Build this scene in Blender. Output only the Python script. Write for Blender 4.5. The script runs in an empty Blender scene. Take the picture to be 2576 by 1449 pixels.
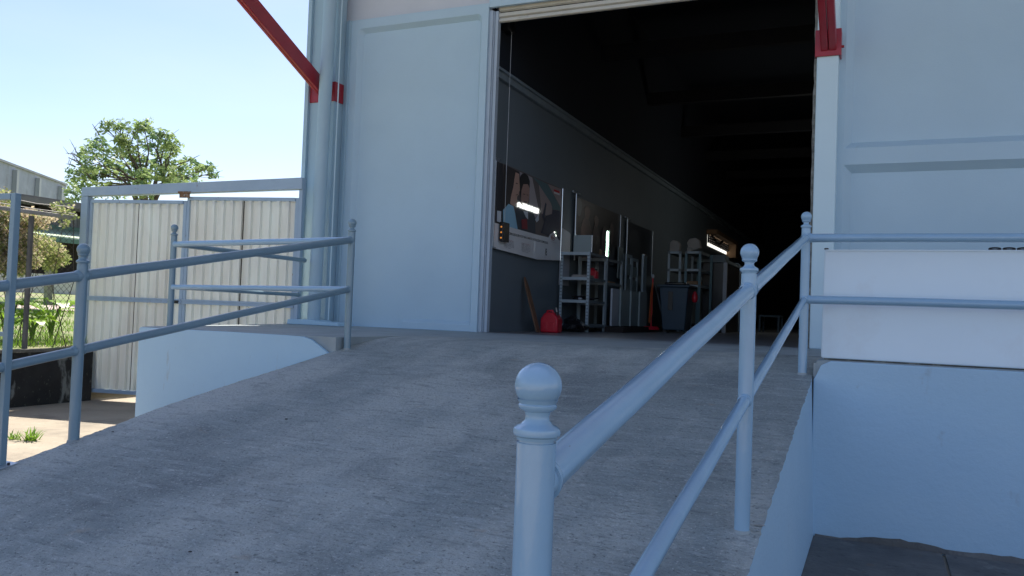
import bpy, bmesh, math, random
from mathutils import Vector, Matrix
random.seed(7)
R=math.radians
S=bpy.context.scene
COL=S.collection
# ------------------------------------------------------------------ camera model (solved from the photograph)
F_PX=2077.036; YAW=.417; PITCH=.029; ROLL=.037; CAM=Vector((2.127,-6.583,.262))
fwd=Vector((-math.sin(YAW)*math.cos(PITCH), math.cos(YAW)*math.cos(PITCH), math.sin(PITCH)))
rgt0=Vector((math.cos(YAW), math.sin(YAW), 0)); up0=rgt0.cross(fwd)
def pray(px,py):
    u2=(px-1288)/F_PX; v2=(724.5-py)/F_PX
    c,s=math.cos(ROLL),math.sin(ROLL)
    return fwd+rgt0*(c*u2-s*v2)+up0*(s*u2+c*v2)
def at(px,py,ax,val):            # where the sight line through a photo pixel meets a real plane
    i='xyz'.index(ax); d=pray(px,py); t=(val-CAM[i])/d[i]; return CAM+d*t
cam_d=bpy.data.cameras.new('camera'); cam=bpy.data.objects.new('camera',cam_d); COL.objects.link(cam)
c_,s_=math.cos(ROLL),math.sin(ROLL)
cr=rgt0*c_+up0*s_; cu=-rgt0*s_+up0*c_
M=Matrix((cr,cu,-fwd)).transposed().to_4x4(); M.translation=CAM
cam.matrix_world=M
cam_d.sensor_width=36; cam_d.lens=36*F_PX/2576; cam_d.clip_end=2000; cam_d.clip_start=.02
S.camera=cam
# ------------------------------------------------------------------ light
SUN=Vector((-.222,.473,.852)).normalized()
w=bpy.data.worlds.new('World'); S.world=w; w.use_nodes=True
nt=w.node_tree; bg=nt.nodes['Background']; sk=nt.nodes.new('ShaderNodeTexSky'); sk.sky_type='NISHITA'
sk.sun_disc=False; sk.sun_elevation=math.asin(SUN.z); sk.sun_rotation=math.atan2(SUN.x,SUN.y)
sk.air_density=1.0; sk.dust_density=.8; sk.ozone_density=2.0
tn=nt.nodes.new('ShaderNodeMix'); tn.data_type='RGBA'; tn.blend_type='MULTIPLY'; tn.inputs['Factor'].default_value=1
tn.inputs[7].default_value=(1.0,.96,1.015,1); nt.links.new(sk.outputs[0],tn.inputs[6]); 
tcw=nt.nodes.new('ShaderNodeTexCoord'); mpw=nt.nodes.new('ShaderNodeMapping'); mpw.inputs['Scale'].default_value=(1.2,1.2,4.5); mpw.inputs['Rotation'].default_value=(.25,.15,0); nt.links.new(tcw.outputs['Generated'],mpw.inputs[0])
nzw=nt.nodes.new('ShaderNodeTexNoise'); nzw.inputs['Scale'].default_value=1.6; nzw.inputs['Detail'].default_value=5; nt.links.new(mpw.outputs[0],nzw.inputs['Vector'])
mrw=nt.nodes.new('ShaderNodeMapRange'); mrw.inputs['From Min'].default_value=.42; mrw.inputs['From Max'].default_value=.72; mrw.inputs['To Max'].default_value=.16; nt.links.new(nzw.outputs['Fac'],mrw.inputs['Value'])
hz=nt.nodes.new('ShaderNodeMix'); hz.data_type='RGBA'; nt.links.new(mrw.outputs[0],hz.inputs['Factor']); nt.links.new(tn.outputs[2],hz.inputs[6]); hz.inputs[7].default_value=(6.2,6.0,6.3,1); nt.links.new(hz.outputs[2],bg.inputs[0]); bg.inputs[1].default_value=.095
sd=bpy.data.lights.new('sun','SUN'); sd.energy=4.2; sd.angle=R(.53); sd.color=(1,.94,.84)
so=bpy.data.objects.new('sun',sd); COL.objects.link(so); so.rotation_euler=SUN.to_track_quat('Z','Y').to_euler(); so.location=(-10,20,30)
S.view_settings.view_transform='Standard'; S.view_settings.look='None'; S.view_settings.exposure=1.03; S.view_settings.gamma=1
# ------------------------------------------------------------------ materials
def lin(r,g,b):
    f=lambda c:(c/255/12.92 if c/255<=.04045 else ((c/255+.055)/1.055)**2.4)
    return (f(r),f(g),f(b))
def mat(name,col,rough=.6,metal=0,bump=0,bscale=40,var=0,vscale=3,stretch=(1,1,1),col2=None,spec=.5,coat=0,trans=0,patches=None,bstretch=None,detail=6,streak=None):
    m=bpy.data.materials.new(name); m.use_nodes=True; n=m.node_tree; L=n.links; N=n.nodes
    b=N['Principled BSDF']; b.inputs['Roughness'].default_value=rough; b.inputs['Metallic'].default_value=metal
    b.inputs['Specular IOR Level'].default_value=spec; b.inputs['Coat Weight'].default_value=coat; b.inputs['Coat Roughness'].default_value=.06
    b.inputs['Base Color'].default_value=(*col,1)
    tc=N.new('ShaderNodeTexCoord')
    def noise(sc,st=(1,1,1),det=6,rg=.6,off=0):
        mp=N.new('ShaderNodeMapping'); mp.inputs['Scale'].default_value=st; mp.inputs['Location'].default_value=(off,off*.7,off*.3); L.new(tc.outputs['Object'],mp.inputs[0])
        t=N.new('ShaderNodeTexNoise'); t.inputs['Scale'].default_value=sc; t.inputs['Detail'].default_value=det; t.inputs['Roughness'].default_value=rg
        L.new(mp.outputs[0],t.inputs['Vector']); return t.outputs['Fac']
    def ramp(f,a,c):
        r=N.new('ShaderNodeMapRange'); r.inputs['From Min'].default_value=a; r.inputs['From Max'].default_value=c; L.new(f,r.inputs['Value']); return r.outputs[0]
    def mix(f,A,B,amt=1):
        x=N.new('ShaderNodeMix'); x.data_type='RGBA'
        if amt!=1:
            k=N.new('ShaderNodeMath'); k.operation='MULTIPLY'; k.inputs[1].default_value=amt; L.new(f,k.inputs[0]); f=k.outputs[0]
        L.new(f,x.inputs['Factor'])
        for s_,v in (('A',A),('B',B)):
            sk_=[i for i in x.inputs if i.name==s_ and i.type=='RGBA'][0]
            if isinstance(v,tuple): sk_.default_value=(*v,1)
            else: L.new(v,sk_)
        return [o for o in x.outputs if o.type=='RGBA'][0]
    cur=None
    if var or col2:
        c2=col2 or tuple(c*(1-var) for c in col)
        cur=mix(ramp(noise(vscale,stretch,detail),.32,.7),tuple(col),tuple(c2))
    for P in (patches or []):   # (colour, scale, stretch, from, to, amount)
        cur=mix(ramp(noise(P[1],P[2],8,.65,off=P[1]*1.7+P[3]*9),P[3],P[4]),cur if cur else tuple(col),tuple(P[0]),P[5])
    if cur: L.new(cur,b.inputs['Base Color'])
    if bump:
        bp=N.new('ShaderNodeBump'); bp.inputs['Strength'].default_value=min(1,bump); bp.inputs['Distance'].default_value=.01*max(1,bump)
        L.new(noise(bscale,bstretch or stretch,5,.65),bp.inputs['Height'])
        if streak:
            b2=N.new('ShaderNodeBump'); b2.inputs['Strength'].default_value=streak[2]; b2.inputs['Distance'].default_value=.012
            L.new(noise(streak[0],streak[1],4,.6,3),b2.inputs['Height']); L.new(bp.outputs[0],b2.inputs['Normal']); L.new(b2.outputs[0],b.inputs['Normal'])
        else: L.new(bp.outputs[0],b.inputs['Normal'])
    if trans:
        t=N.new('ShaderNodeBsdfTranslucent'); 
        if cur: L.new(cur,t.inputs['Color'])
        else: t.inputs['Color'].default_value=(*col,1)
        mx=N.new('ShaderNodeMixShader'); mx.inputs[0].default_value=trans
        L.new(b.outputs[0],mx.inputs[1]); L.new(t.outputs[0],mx.inputs[2]); L.new(mx.outputs[0],N['Material Output'].inputs[0])
    return m
def emit(name,col,st):
    m=bpy.data.materials.new(name); m.use_nodes=True; b=m.node_tree.nodes['Principled BSDF']
    b.inputs['Base Color'].default_value=(*col,1); b.inputs['Emission Color'].default_value=(*col,1); b.inputs['Emission Strength'].default_value=st; return m
RUST=(.20,.075,.03)
wallp=(.50,.655,.755)
K={}
K['wall']=mat('painted_wall',wallp,.55,bump=.18,bscale=60,var=.06,vscale=1.2,patches=[((.45,.60,.70),.9,(1,1,2.2),.5,.75,.4),((.40,.44,.46),7,(1,1,.3),.66,.74,.25),((.30,.33,.35),40,(1,1,1),.74,.77,.5)])
K['wallup']=mat('upper_wall_paint',(.64,.66,.70),.6,bump=.1,bscale=50,var=.07,vscale=1.5)
K['dockp']=mat('dock_paint',(.46,.65,.80),.6,bump=.35,bscale=28,var=.05,vscale=1.5,patches=[((.30,.33,.36),5,(1,1,.6),.64,.72,.35),((.54,.70,.82),1.1,(1,1,1.4),.5,.72,.4)])
K['dockw']=mat('dock_paint_pale',(.46,.66,.80),.6,bump=.35,bscale=28,var=.05,vscale=1.5,patches=[((.36,.34,.30),3.4,(2.4,1,.5),.62,.74,.55),((.30,.20,.12),9,(1.6,1,.22),.66,.76,.5)])
K['steel']=mat('blue_grey_enamel',(.34,.42,.50),.38,bump=.12,bscale=45,var=.08,vscale=4,coat=.25,patches=[((.50,.56,.62),14,(1,1,.4),.66,.72,.35)])
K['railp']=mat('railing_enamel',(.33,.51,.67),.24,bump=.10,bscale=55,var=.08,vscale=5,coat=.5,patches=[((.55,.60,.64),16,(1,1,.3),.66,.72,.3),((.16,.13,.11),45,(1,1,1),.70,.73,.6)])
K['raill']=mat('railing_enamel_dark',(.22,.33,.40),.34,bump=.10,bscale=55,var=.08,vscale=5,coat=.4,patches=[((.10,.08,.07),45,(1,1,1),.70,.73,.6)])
K['col']=mat('column_paint',(.40,.55,.64),.5,bump=.08,bscale=30,var=.06,vscale=2)
K['pale']=mat('pale_column_paint',(.66,.82,.88),.45,bump=.08,bscale=40,var=.05,vscale=2,patches=[((.42,.42,.40),22,(1,1,.06),.70,.75,.35)])
K['red']=mat('red_enamel',(.40,.020,.035),.4,bump=.1,bscale=40,var=.2,vscale=6,coat=.2)
K['gatebeam']=mat('gate_frame_paint',(.40,.52,.64),.5,bump=.15,bscale=40,var=.12,vscale=3,patches=[(RUST,9,(1,1,.5),.64,.70,.85),((.5,.56,.62),4,(1,1,.3),.55,.7,.4)])
K['sheet']=mat('cream_corrugated_sheet',(.88,.91,.87),.55,bump=.08,bscale=30,col2=(.80,.79,.73),vscale=3,stretch=(1,1,.25),patches=[((.34,.32,.27),6,(1,1,.12),.60,.72,.35),((.38,.30,.2),30,(1,1,.2),.72,.76,.35)],trans=.2)
K['rust']=mat('rusty_steel',(.30,.16,.09),.85,bump=.6,bscale=60,var=.5,vscale=30,patches=[((.45,.45,.45),18,(1,1,1),.55,.62,.7)])
K['conc']=mat('ramp_concrete',(.31,.355,.355),.6,bump=2.6,bscale=42,col2=(.41,.455,.45),vscale=6,stretch=(.45,1.6,1),bstretch=(.9,1.1,1),spec=.5,detail=9,
   patches=[((.62,.64,.60),.75,(1.6,.5,1),.44,.58,.75),((.21,.24,.245),1.2,(1,.8,1),.50,.66,.7),((.55,.60,.60),9,(.35,1.7,1),.54,.66,.5),((.17,.195,.20),13,(.4,1.6,1),.55,.66,.5),((.72,.73,.69),15,(.6,1.4,1),.62,.69,.55),((.12,.135,.135),55,(.9,1.1,1),.57,.65,.75),((.80,.82,.80),70,(.9,1.1,1),.58,.66,.7),((.48,.37,.26),5,(.8,1.2,1),.64,.72,.5)],
   streak=(9,(.18,2.6,1),1.0))
K['plat']=mat('platform_concrete',(.38,.43,.44),.6,bump=.3,bscale=40,var=.25,vscale=2,patches=[((.16,.155,.15),3,(1,1,1),.56,.7,.5)])
K['intfloor']=mat('warehouse_floor',(.26,.27,.28),.4,bump=.15,bscale=20,var=.3,vscale=1.5)
K['stepside']=mat('raw_concrete_side',(.16,.16,.155),.85,bump=.8,bscale=30,var=.3,vscale=4)
K['yard']=mat('yard_concrete',(.40,.34,.26),.85,bump=.5,bscale=30,col2=(.31,.26,.20),vscale=1.6,detail=9,patches=[((.17,.15,.12),2.0,(1,1,1),.52,.68,.55),((.14,.12,.09),30,(1,1,1),.60,.68,.5),((.48,.42,.34),9,(1,1,1),.58,.68,.4)])
K['pave']=mat('dark_paving',(.12,.115,.11),.8,bump=1,bscale=26,col2=(.19,.18,.165),vscale=5,detail=9,patches=[((.30,.29,.26),3.5,(1,1,1),.60,.70,.6),((.20,.12,.07),8,(1,1,1),.64,.72,.5),((.05,.05,.05),12,(1,1,1),.6,.68,.5)])
K['black']=mat('mildewed_wall',(.018,.018,.017),.95,bump=.8,bscale=20,col2=(.035,.033,.03),vscale=4,detail=9,patches=[((.30,.31,.28),2.6,(1,1.9,.7),.56,.64,.7),((.2,.2,.16),26,(1,1,.5),.62,.68,.5)])
K['cap']=mat('mossy_coping',(.20,.19,.16),.9,bump=.8,bscale=30,var=.5,vscale=8,patches=[((.5,.48,.42),9,(1,1,1),.55,.65,.6)])
K['white']=mat('white_board_paint',(.80,.92,1.0),.4,bump=.06,bscale=12,var=.03,vscale=1.4,coat=.2,patches=[((.5,.48,.44),34,(1,1,1),.72,.76,.6),((.66,.68,.70),2.2,(1,1,1),.55,.75,.35)])
K['bk']=mat('black_plastic',(.012,.012,.014),.35,bump=.2,bscale=30)
K['bag']=mat('black_bin_bag',(.012,.012,.014),.22,bump=1,bscale=22,coat=.4)
K['chrome']=mat('bright_metal',(.75,.77,.8),.25,metal=.9)
K['zinc']=mat('zinc_plate',(.5,.55,.6),.35,metal=.7,bump=.2)
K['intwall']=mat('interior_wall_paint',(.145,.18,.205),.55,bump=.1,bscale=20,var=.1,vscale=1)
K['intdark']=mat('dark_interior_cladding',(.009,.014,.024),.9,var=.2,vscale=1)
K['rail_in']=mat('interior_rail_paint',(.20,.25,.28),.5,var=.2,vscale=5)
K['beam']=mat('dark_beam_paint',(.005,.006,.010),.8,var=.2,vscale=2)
K['rollup']=mat('cream_roller_slats',(.62,.60,.54),.5,bump=.2,bscale=30,var=.15,vscale=5,patches=[((.16,.12,.08),10,(.3,1,1),.60,.7,.6)])
K['guide']=mat('door_guide_paint',(.46,.54,.62),.45,bump=.1,bscale=40,var=.1,vscale=4)
K['mortar']=mat('crumbling_mortar',(.34,.33,.30),.95,bump=1,bscale=40,col2=(.10,.095,.085),vscale=14,detail=9)
K['angle']=mat('slotted_angle_steel',(.42,.50,.54),.5,metal=.1,var=.1,vscale=5)
K['shelfm']=mat('shelf_sheet',(.16,.20,.22),.5,var=.1)
K['redpl']=mat('red_plastic',(.55,.012,.03),.4,bump=.08,bscale=20,coat=.2)
K['wood']=mat('weathered_wood',(.22,.11,.06),.7,bump=.4,bscale=30,stretch=(1,1,.1),col2=(.09,.05,.03),vscale=14)
K['card']=mat('cardboard',(.34,.21,.12),.85,var=.15,vscale=6)
K['paper']=mat('paper_sack',(.42,.40,.37),.9,bump=.5,bscale=14,var=.2,vscale=8)
K['panelg']=mat('grey_green_panel',(.30,.36,.36),.6,var=.12,vscale=2)
K['panelw']=mat('pale_panel',(.5,.53,.58),.6,var=.1,vscale=2)
K['teal']=mat('teal_rack_paint',(.14,.26,.30),.5,var=.1)
K['binm']=mat('blue_black_bin',(.04,.075,.11),.5,var=.15,vscale=3)
K['orange']=mat('orange_cord',(.42,.09,.02),.6)
K['stick']=mat('grey_handle',(.45,.48,.5),.45)
K['brownd']=mat('brown_door_panel',(.36,.24,.11),.7,var=.4,vscale=3,stretch=(3,1,.2))
K['lampe']=emit('lit_tube',(1,.99,.93),9)  # glow of the reflection strip and of the added hidden lamp
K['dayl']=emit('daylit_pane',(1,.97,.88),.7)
K['led']=emit('orange_led',(1,.35,.05),.22)
K['bark']=mat('bark',(.11,.085,.07),.9,bump=.5,bscale=20,var=.4,vscale=6)
K['leaf']=mat('tree_leaves',(.26,.38,.15),.5,col2=(.38,.46,.17),vscale=1.1,trans=.5,spec=.4)
K['leafd']=mat('tree_leaves_deep',(.17,.28,.12),.5,var=.3,vscale=1.1,trans=.45,spec=.4)
K['vine']=mat('vine_leaves',(.24,.32,.09),.5,col2=(.42,.44,.18),vscale=2.5,trans=.5)
K['vinep']=mat('vine_blossom',(.72,.55,.42),.6,col2=(.66,.62,.38),vscale=6,trans=.45)
K['bigleaf']=mat('philodendron_leaf',(.30,.50,.04),.35,var=.25,vscale=6,trans=.5)
K['grass']=mat('grass_blades',(.17,.34,.03),.5,col2=(.26,.38,.06),vscale=1.3,trans=.45)
K['soil']=mat('grassy_soil',(.15,.24,.04),.95,bump=1,bscale=12,col2=(.34,.27,.21),vscale=.55,detail=10,patches=[((.12,.22,.04),3,(1,1,1),.5,.62,.7)])
K['path']=mat('pale_path',(.52,.42,.35),.95,bump=.5,bscale=10,var=.15,vscale=1)
K['farconc']=mat('weathered_render',(.40,.42,.47),.8,bump=.3,bscale=2,col2=(.33,.35,.39),vscale=.7,stretch=(1,1,.5),patches=[((.17,.17,.15),1.3,(1,1,.18),.58,.72,.6),((.5,.52,.58),1.1,(1,1,2),.5,.7,.4)])
K['farpil']=mat('stained_pilaster',(.42,.45,.47),.8,col2=(.30,.31,.30),vscale=1.2,stretch=(1,1,.2))
K['tin']=mat('old_tin_roof',(.16,.15,.145),.6,var=.3,vscale=1)
K['tinw']=mat('grey_tin_cladding',(.30,.31,.32),.6,var=.25,vscale=.8)
K['green']=mat('pale_green_tin',(.42,.52,.36),.6,var=.12,vscale=1)
K['greend']=mat('dark_green_flashing',(.10,.20,.15),.6,var=.1)
K['dark']=mat('dark_timber',(.03,.022,.02),.9,var=.3)  # timber, also the painted shade of the tin shed
K['wht']=mat('whitewashed_wall',(.62,.60,.57),.8,bump=.2,bscale=4,var=.12,vscale=.8,patches=[((.35,.30,.25),1.5,(1,1,.6),.6,.75,.4)])
K['fpost']=mat('weathered_fence_pipe',(.16,.155,.15),.7,bump=.4,bscale=40,col2=(.08,.075,.07),vscale=8,stretch=(1,1,.4))
K['wire']=mat('rusty_wire',(.055,.045,.04),.7)
K['galv']=mat('galvanised_rail',(.42,.40,.38),.5,metal=.3,var=.3,vscale=6)
K['stone']=mat('dark_pebble',(.03,.028,.028),.7,bump=.5)
K['postgreen']=mat('lichened_post',(.34,.36,.24),.9,var=.3,vscale=5)
# ------------------------------------------------------------------ mesh builder
class MB:
    def __init__(s): s.v=[]; s.f=[]; s.mi=[]; s.m=0
    def add(s,vs,fs):
        o=len(s.v); s.v+= [tuple(p) for p in vs]; s.f+=[tuple(i+o for i in f) for f in fs]; s.mi+=[s.m]*len(fs); return s
    def box(s,x0,x1,y0,y1,z0,z1):
        vs=[(x,y,z) for z in (z0,z1) for y in (y0,y1) for x in (x0,x1)]
        return s.add(vs,[(0,2,3,1),(4,5,7,6),(0,1,5,4),(2,6,7,3),(0,4,6,2),(1,3,7,5)])
    def bar(s,a,b,wd,ht,upv=(0,0,1)):            # rectangular bar a->b
        a=Vector(a);b=Vector(b);d=(b-a).normalized();u=Vector(upv)
        if abs(d.dot(u))>.98: u=Vector((0,1,0))
        r=d.cross(u).normalized();u=r.cross(d)
        vs=[p+r*sx*wd/2+u*sz*ht/2 for p in (a,b) for sz in (-1,1) for sx in (-1,1)]
        return s.add(vs,[(0,1,3,2),(4,6,7,5),(0,4,5,1),(2,3,7,6),(0,2,6,4),(1,5,7,3)])
    def tube(s,pts,r,n=12,caps=True):
        pts=[Vector(p) for p in pts]; rs=r if isinstance(r,(list,tuple)) else [r]*len(pts)
        vs=[];fs=[]; prev=None
        for i,p in enumerate(pts):
            d=(pts[min(i+1,len(pts)-1)]-pts[max(i-1,0)]).normalized()
            if prev is None:
                u=Vector((0,0,1)) if abs(d.z)<.9 else Vector((0,1,0))
                a=d.cross(u).normalized()
            else: a=(prev-d*prev.dot(d)).normalized()
            prev=a; b=d.cross(a)
            vs+=[p+(a*math.cos(2*math.pi*k/n)+b*math.sin(2*math.pi*k/n))*rs[i] for k in range(n)]
        for i in range(len(pts)-1):
            for k in range(n):
                k2=(k+1)%n; fs.append((i*n+k,i*n+k2,(i+1)*n+k2,(i+1)*n+k))
        if caps: fs.append(tuple(range(n-1,-1,-1))); fs.append(tuple((len(pts)-1)*n+k for k in range(n)))
        return s.add(vs,fs)
    def lathe(s,c,prof,n=32):                      # prof (r,z) bottom->top
        c=Vector(c); vs=[];fs=[]
        for r,z in prof: vs+=[c+Vector((r*math.cos(2*math.pi*k/n),r*math.sin(2*math.pi*k/n),z)) for k in range(n)]
        for i in range(len(prof)-1):
            for k in range(n):
                k2=(k+1)%n; fs.append((i*n+k,i*n+k2,(i+1)*n+k2,(i+1)*n+k))
        fs.append(tuple(range(n-1,-1,-1))); fs.append(tuple((len(prof)-1)*n+k for k in range(n)))
        return s.add(vs,fs)
    def prism(s,poly,ext):                         # planar polygon (3d pts) extruded by vector
        e=Vector(ext); n=len(poly); vs=[Vector(p) for p in poly]+[Vector(p)+e for p in poly]
        fs=[tuple(range(n-1,-1,-1)),tuple(range(n,2*n))]+[(i,(i+1)%n,n+(i+1)%n,n+i) for i in range(n)]
        return s.add(vs,fs)
    def build(s,name,m,parent=None,smooth=False,bevel=0):
        org=parent.get('_o') if parent else None; org=Vector(org) if org is not None else Vector((0,0,0))
        me=bpy.data.meshes.new(name); me.from_pydata([tuple(Vector(v)-org) for v in s.v],[],s.f)
        for x in (m if isinstance(m,(list,tuple)) else [m]): me.materials.append(K[x] if isinstance(x,str) else x)
        if isinstance(m,(list,tuple)): me.polygons.foreach_set('material_index',s.mi)
        bm=bmesh.new(); bm.from_mesh(me); bmesh.ops.recalc_face_normals(bm,faces=bm.faces); bm.to_mesh(me); bm.free()
        if smooth: me.polygons.foreach_set('use_smooth',[True]*len(me.polygons)); me.set_sharp_from_angle(angle=R(38))
        o=bpy.data.objects.new(name,me); COL.objects.link(o)
        if bevel:
            b=o.modifiers.new('b','BEVEL'); b.width=bevel; b.segments=2; b.limit_method='ANGLE'; b.angle_limit=R(40)
        if parent: o.parent=parent; o['_o']=tuple(org)
        return o
def raw(name,verts,faces,m,parent=None):           # fast path for foliage (no normal recalculation)
    org=Vector(parent['_o']) if parent else Vector((0,0,0))
    me=bpy.data.meshes.new(name); me.from_pydata([tuple(Vector(v)-org) for v in verts],[],faces); me.materials.append(K[m])
    o=bpy.data.objects.new(name,me); COL.objects.link(o)
    if parent: o.parent=parent; o['_o']=tuple(org)
    return o
def tag(o,label=None,cat=None,group=None,kind=None):
    if label: o['label']=label
    if cat: o['category']=cat
    if group: o['group']=group
    if kind: o['kind']=kind
    return o
def thing(name,loc,label,cat,group=None):
    o=bpy.data.objects.new(name,None); o.empty_display_size=.1; COL.objects.link(o); o.location=loc; o['_o']=tuple(loc)
    return tag(o,label,cat,group)
def solo(mb,name,m,label,cat,loc=None,group=None,smooth=False,bevel=0):
    """a thing that is one mesh, origin at its base"""
    fake={'_o':loc or mb.v[0]}
    org=Vector(fake['_o']); mb.v=[tuple(Vector(v)-org) for v in mb.v]
    o=mb.build(name,m,None,smooth,bevel); o.location=org; return tag(o,label,cat,group)
# ================================================================== SETTING
ZG=-1.12; RY0=-.316; RS=.173; DY=-.95; DR=-.79
def rz(y): return min(0.0,RS*(y-RY0))
# ground sheet (a hole is not needed: everything sits on it)
g=MB(); g.add([(-9,-400,ZG-.012),(400,-400,ZG-.012),(400,400,ZG-.012),(-9,400,ZG-.012)],[(0,1,2,3)])
tag(g.build('ground','yard'),kind='structure')
# terrain beyond the boundary wall (rises gently away from it)
def tz(x,y): 
    h=-.42+.035*max(0,-7.6-x)
    if x<-34: h=-.42+.035*26.4+ .012*(-34-x)
    return h+.03*math.sin(x*.9+y*.5)*min(1,max(0,(-8-x)/3))
v=[];f=[];nx,ny=70,90
xs=[-7.58-(i/nx)**2.2*300 for i in range(nx+1)]; ys=[-60+j/ny*300 for j in range(ny+1)]
for x in xs:
    for y in ys: v.append((x,y,tz(x,y)))
for i in range(nx):
    for j in range(ny): a=i*(ny+1)+j; f.append((a,a+1,a+ny+2,a+ny+1))
tag(raw('terrain',v,f,'soil'),kind='structure')
# path strip across the lawn
pm=MB(); ca=[(0,760),(60,765),(120,771),(205,783)]
def onter(px,py,lift=.012):
    d=pray(px,py); t=1.0
    for k in range(4000):
        p=CAM+d*t
        if p.x<-7.58 and p.z<tz(p.x,p.y)+lift: return p
        t+=.03
        if t>140: break
    return CAM+d*60
# path as a band parallel to the boundary wall
pa=[];
for j in range(41):
    y=-30+j*2.2
    for k in range(4):
        x=-15.6-.9*k; pa.append((x,y,tz(x,y)+.016))
pf=[(j*4+k,j*4+k+1,j*4+k+5,j*4+k+4) for j in range(40) for k in range(3)]
tag(raw('path',pa,pf,'path'),kind='structure')
# dark paving at the foot of the dock, two slabs with a joint
pv=MB()
def slab(x0,x1,y0,y1):
    n=7; pts=[]
    pv.box(x0,x1,y0,y1,ZG-.05,ZG+.004)
xj=at(2375,1400,'z',ZG).x
slab(1.78,xj-.008,-9,DR-.002); slab(xj+.008,xj+1.9,-9,DR-.002); slab(xj+1.916,9,-9,DR-.002)
tag(pv.build('paving','pave',bevel=.004),kind='structure')
# ------------------------------------------------------------------ ramp
rt=thing('concrete_ramp',(0,-3.5,ZG),'broad worn grey concrete ramp rising to the dark warehouse door','ramp')
YB=RY0+(ZG-.02)/RS
left=[(-1.84,YB),(-1.84,-3.85),(-1.86,-3.5),(-1.9,-3.1),(-1.955,-2.75),(-1.955,-2.2),(-1.95,-1.6),(-1.945,-.96),(-1.935,-.3),(-1.935,.35)]
v=[];f=[]; 
N=int(220); 
def lx(y):
    for (xa,ya),(xb,yb) in zip(left,left[1:]):
        if ya<=y<=yb: return xa+(xb-xa)*(y-ya)/(yb-ya)
    return left[0][0] if y<left[0][1] else left[-1][0]
MX=90
for j in range(N+1):
    y=YB+(.42-YB)*j/N
    # gentle crown where the slope meets the platform
    z=RS*(y-RY0)
    z=-math.log(1+math.exp(-z*38))/38; fd=min(1,max(0,(-.35-y)/.6))
    for i in range(MX+1):
        t=i/MX; x=lx(y)*(1-t)+1.75*t
        e=0.006*math.sin(y*9+t*2)*0
        ed=0
        if i==0: ed=.006*random.uniform(-1,1)
        if i==MX: ed=.004*random.uniform(-1,1)
        v.append((x+ed,y,z+fd*(.0035*math.sin(x*3.1+y*1.7)+.0025*math.sin(x*7-y*4.3))))
for j in range(N):
    for i in range(MX): a=j*(MX+1)+i; f.append((a,a+1,a+MX+2,a+MX+1))
o=raw('ramp_surface',v,f,'conc',rt); o.data.polygons.foreach_set('use_smooth',[True]*len(o.data.polygons))
sd_=MB()
for s,xx in ((0,None),(1,1.753)):
    ys_=[YB+(DY-YB)*k/40 for k in range(41)]
    if s==0:
        top=[(lx(y)-.001,y,min(0,RS*(y-RY0))-.003) for y in ys_]
        bot=[(lx(y)-.001,y,ZG-.05) for y in ys_]
        sd_.add(top+bot,[(k,k+1,41+k+1,41+k) for k in range(40)])
rsd=sd_.build('left_side_wall'.replace('left_',''),'dockw',rt)
sd_=MB(); random.seed(3)
ys_=[YB+(DR-YB)*k/60 for k in range(61)]
top=[(1.744+.002*math.sin(y*7),y,RS*(y-RY0)-.003) for y in ys_]
bot=[(1.7515+.03,y,ZG-.05) for y in ys_]
sd_.add(top+bot,[(k,k+1,61+k+1,61+k) for k in range(60)])
sd_.build('side_wall','dockp',rt)
# cracks are thin real grooves laid as dark hair strips of filler on the slab
def at_ramp(px,py):
    d=pray(px,py); t=(RS*(CAM.y-RY0)-CAM.z)/(d.z-RS*d.y); p=CAM+d*t; p.z+=.0012; return p
# pebbles lying on the ramp
for px,py,r in ((720,1056,.012),(593,1060,.006),(253,1086,.010),(284,1089,.014),(700,1031,.005),(478,1402-12,.009),(1840,1085,.007),(1700,1250,.006),(595,1442,.008)):
    p=at_ramp(px,py); r*=.62; m=MB(); prof=[(r*.55,0),(r,.3*r),(r*.8,.75*r),(r*.2,.95*r)]
    m.lathe((0,0,0),prof,7); m.v=[(x*1.5+random.uniform(-.2,.2)*r,y+random.uniform(-.2,.2)*r,z) for x,y,z in m.v]
    o=m.build('pebble','stone',smooth=True); o.location=p; tag(o,'small dark pebble lying loose on the grey ramp','pebble','pebbles scattered on the ramp')
# pale leaf by the middle post
m=MB(); p=at_ramp(1893,1322); m.add([(0,0,.002),(.03,.008,.006),(.05,0,.004),(.025,-.01,.003)],[(0,1,2,3)]); o=m.build('fallen_leaf','paper'); o.location=p
tag(o,'pale dry leaf lying beside the foot of the middle right post','leaf')
# ------------------------------------------------------------------ dock (raised platform)
dk=thing('loading_dock',(-2,1,ZG),'raised concrete loading dock with pale blue painted front beneath the warehouse','dock')
d=MB()
XL=-4.11
d.prism([(XL+.003,DY+.004,-.3),(lx(-.3),DY+.004,-.3),(lx(-.3),2.53,-.3),(-5.0,2.53,-.3)],(0,0,.3))       # left slab top
d.box(1.77,9,DR+.004,2.53,-.30,.017); d.box(1.752,1.771,DR+.004,2.53,-.3,.0005)
d.add([(lx(-.3),.36,.0006),(1.752,.36,.0006),(1.752,2.53,.0006),(lx(-.3),2.53,.0006)],[(0,1,2,3)])
d.build('platform_slab','plat',dk)
# step side of the sunken ramp head
m=MB(); m.add([(-1.936,DY+.01,-.002),(-1.936,-.2,-.002),(-1.936,-.2,-.08),(-1.936,DY+.01,-.25)],[(0,1,2,3)]); 
m.add([(-1.936,.02,-.0),(-1.936,-.2,-.0),(-1.936,-.2,-.08),(-1.936,.02,-.05)],[(0,1,2,3)])
m.build('step_side','stepside',dk)
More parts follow.
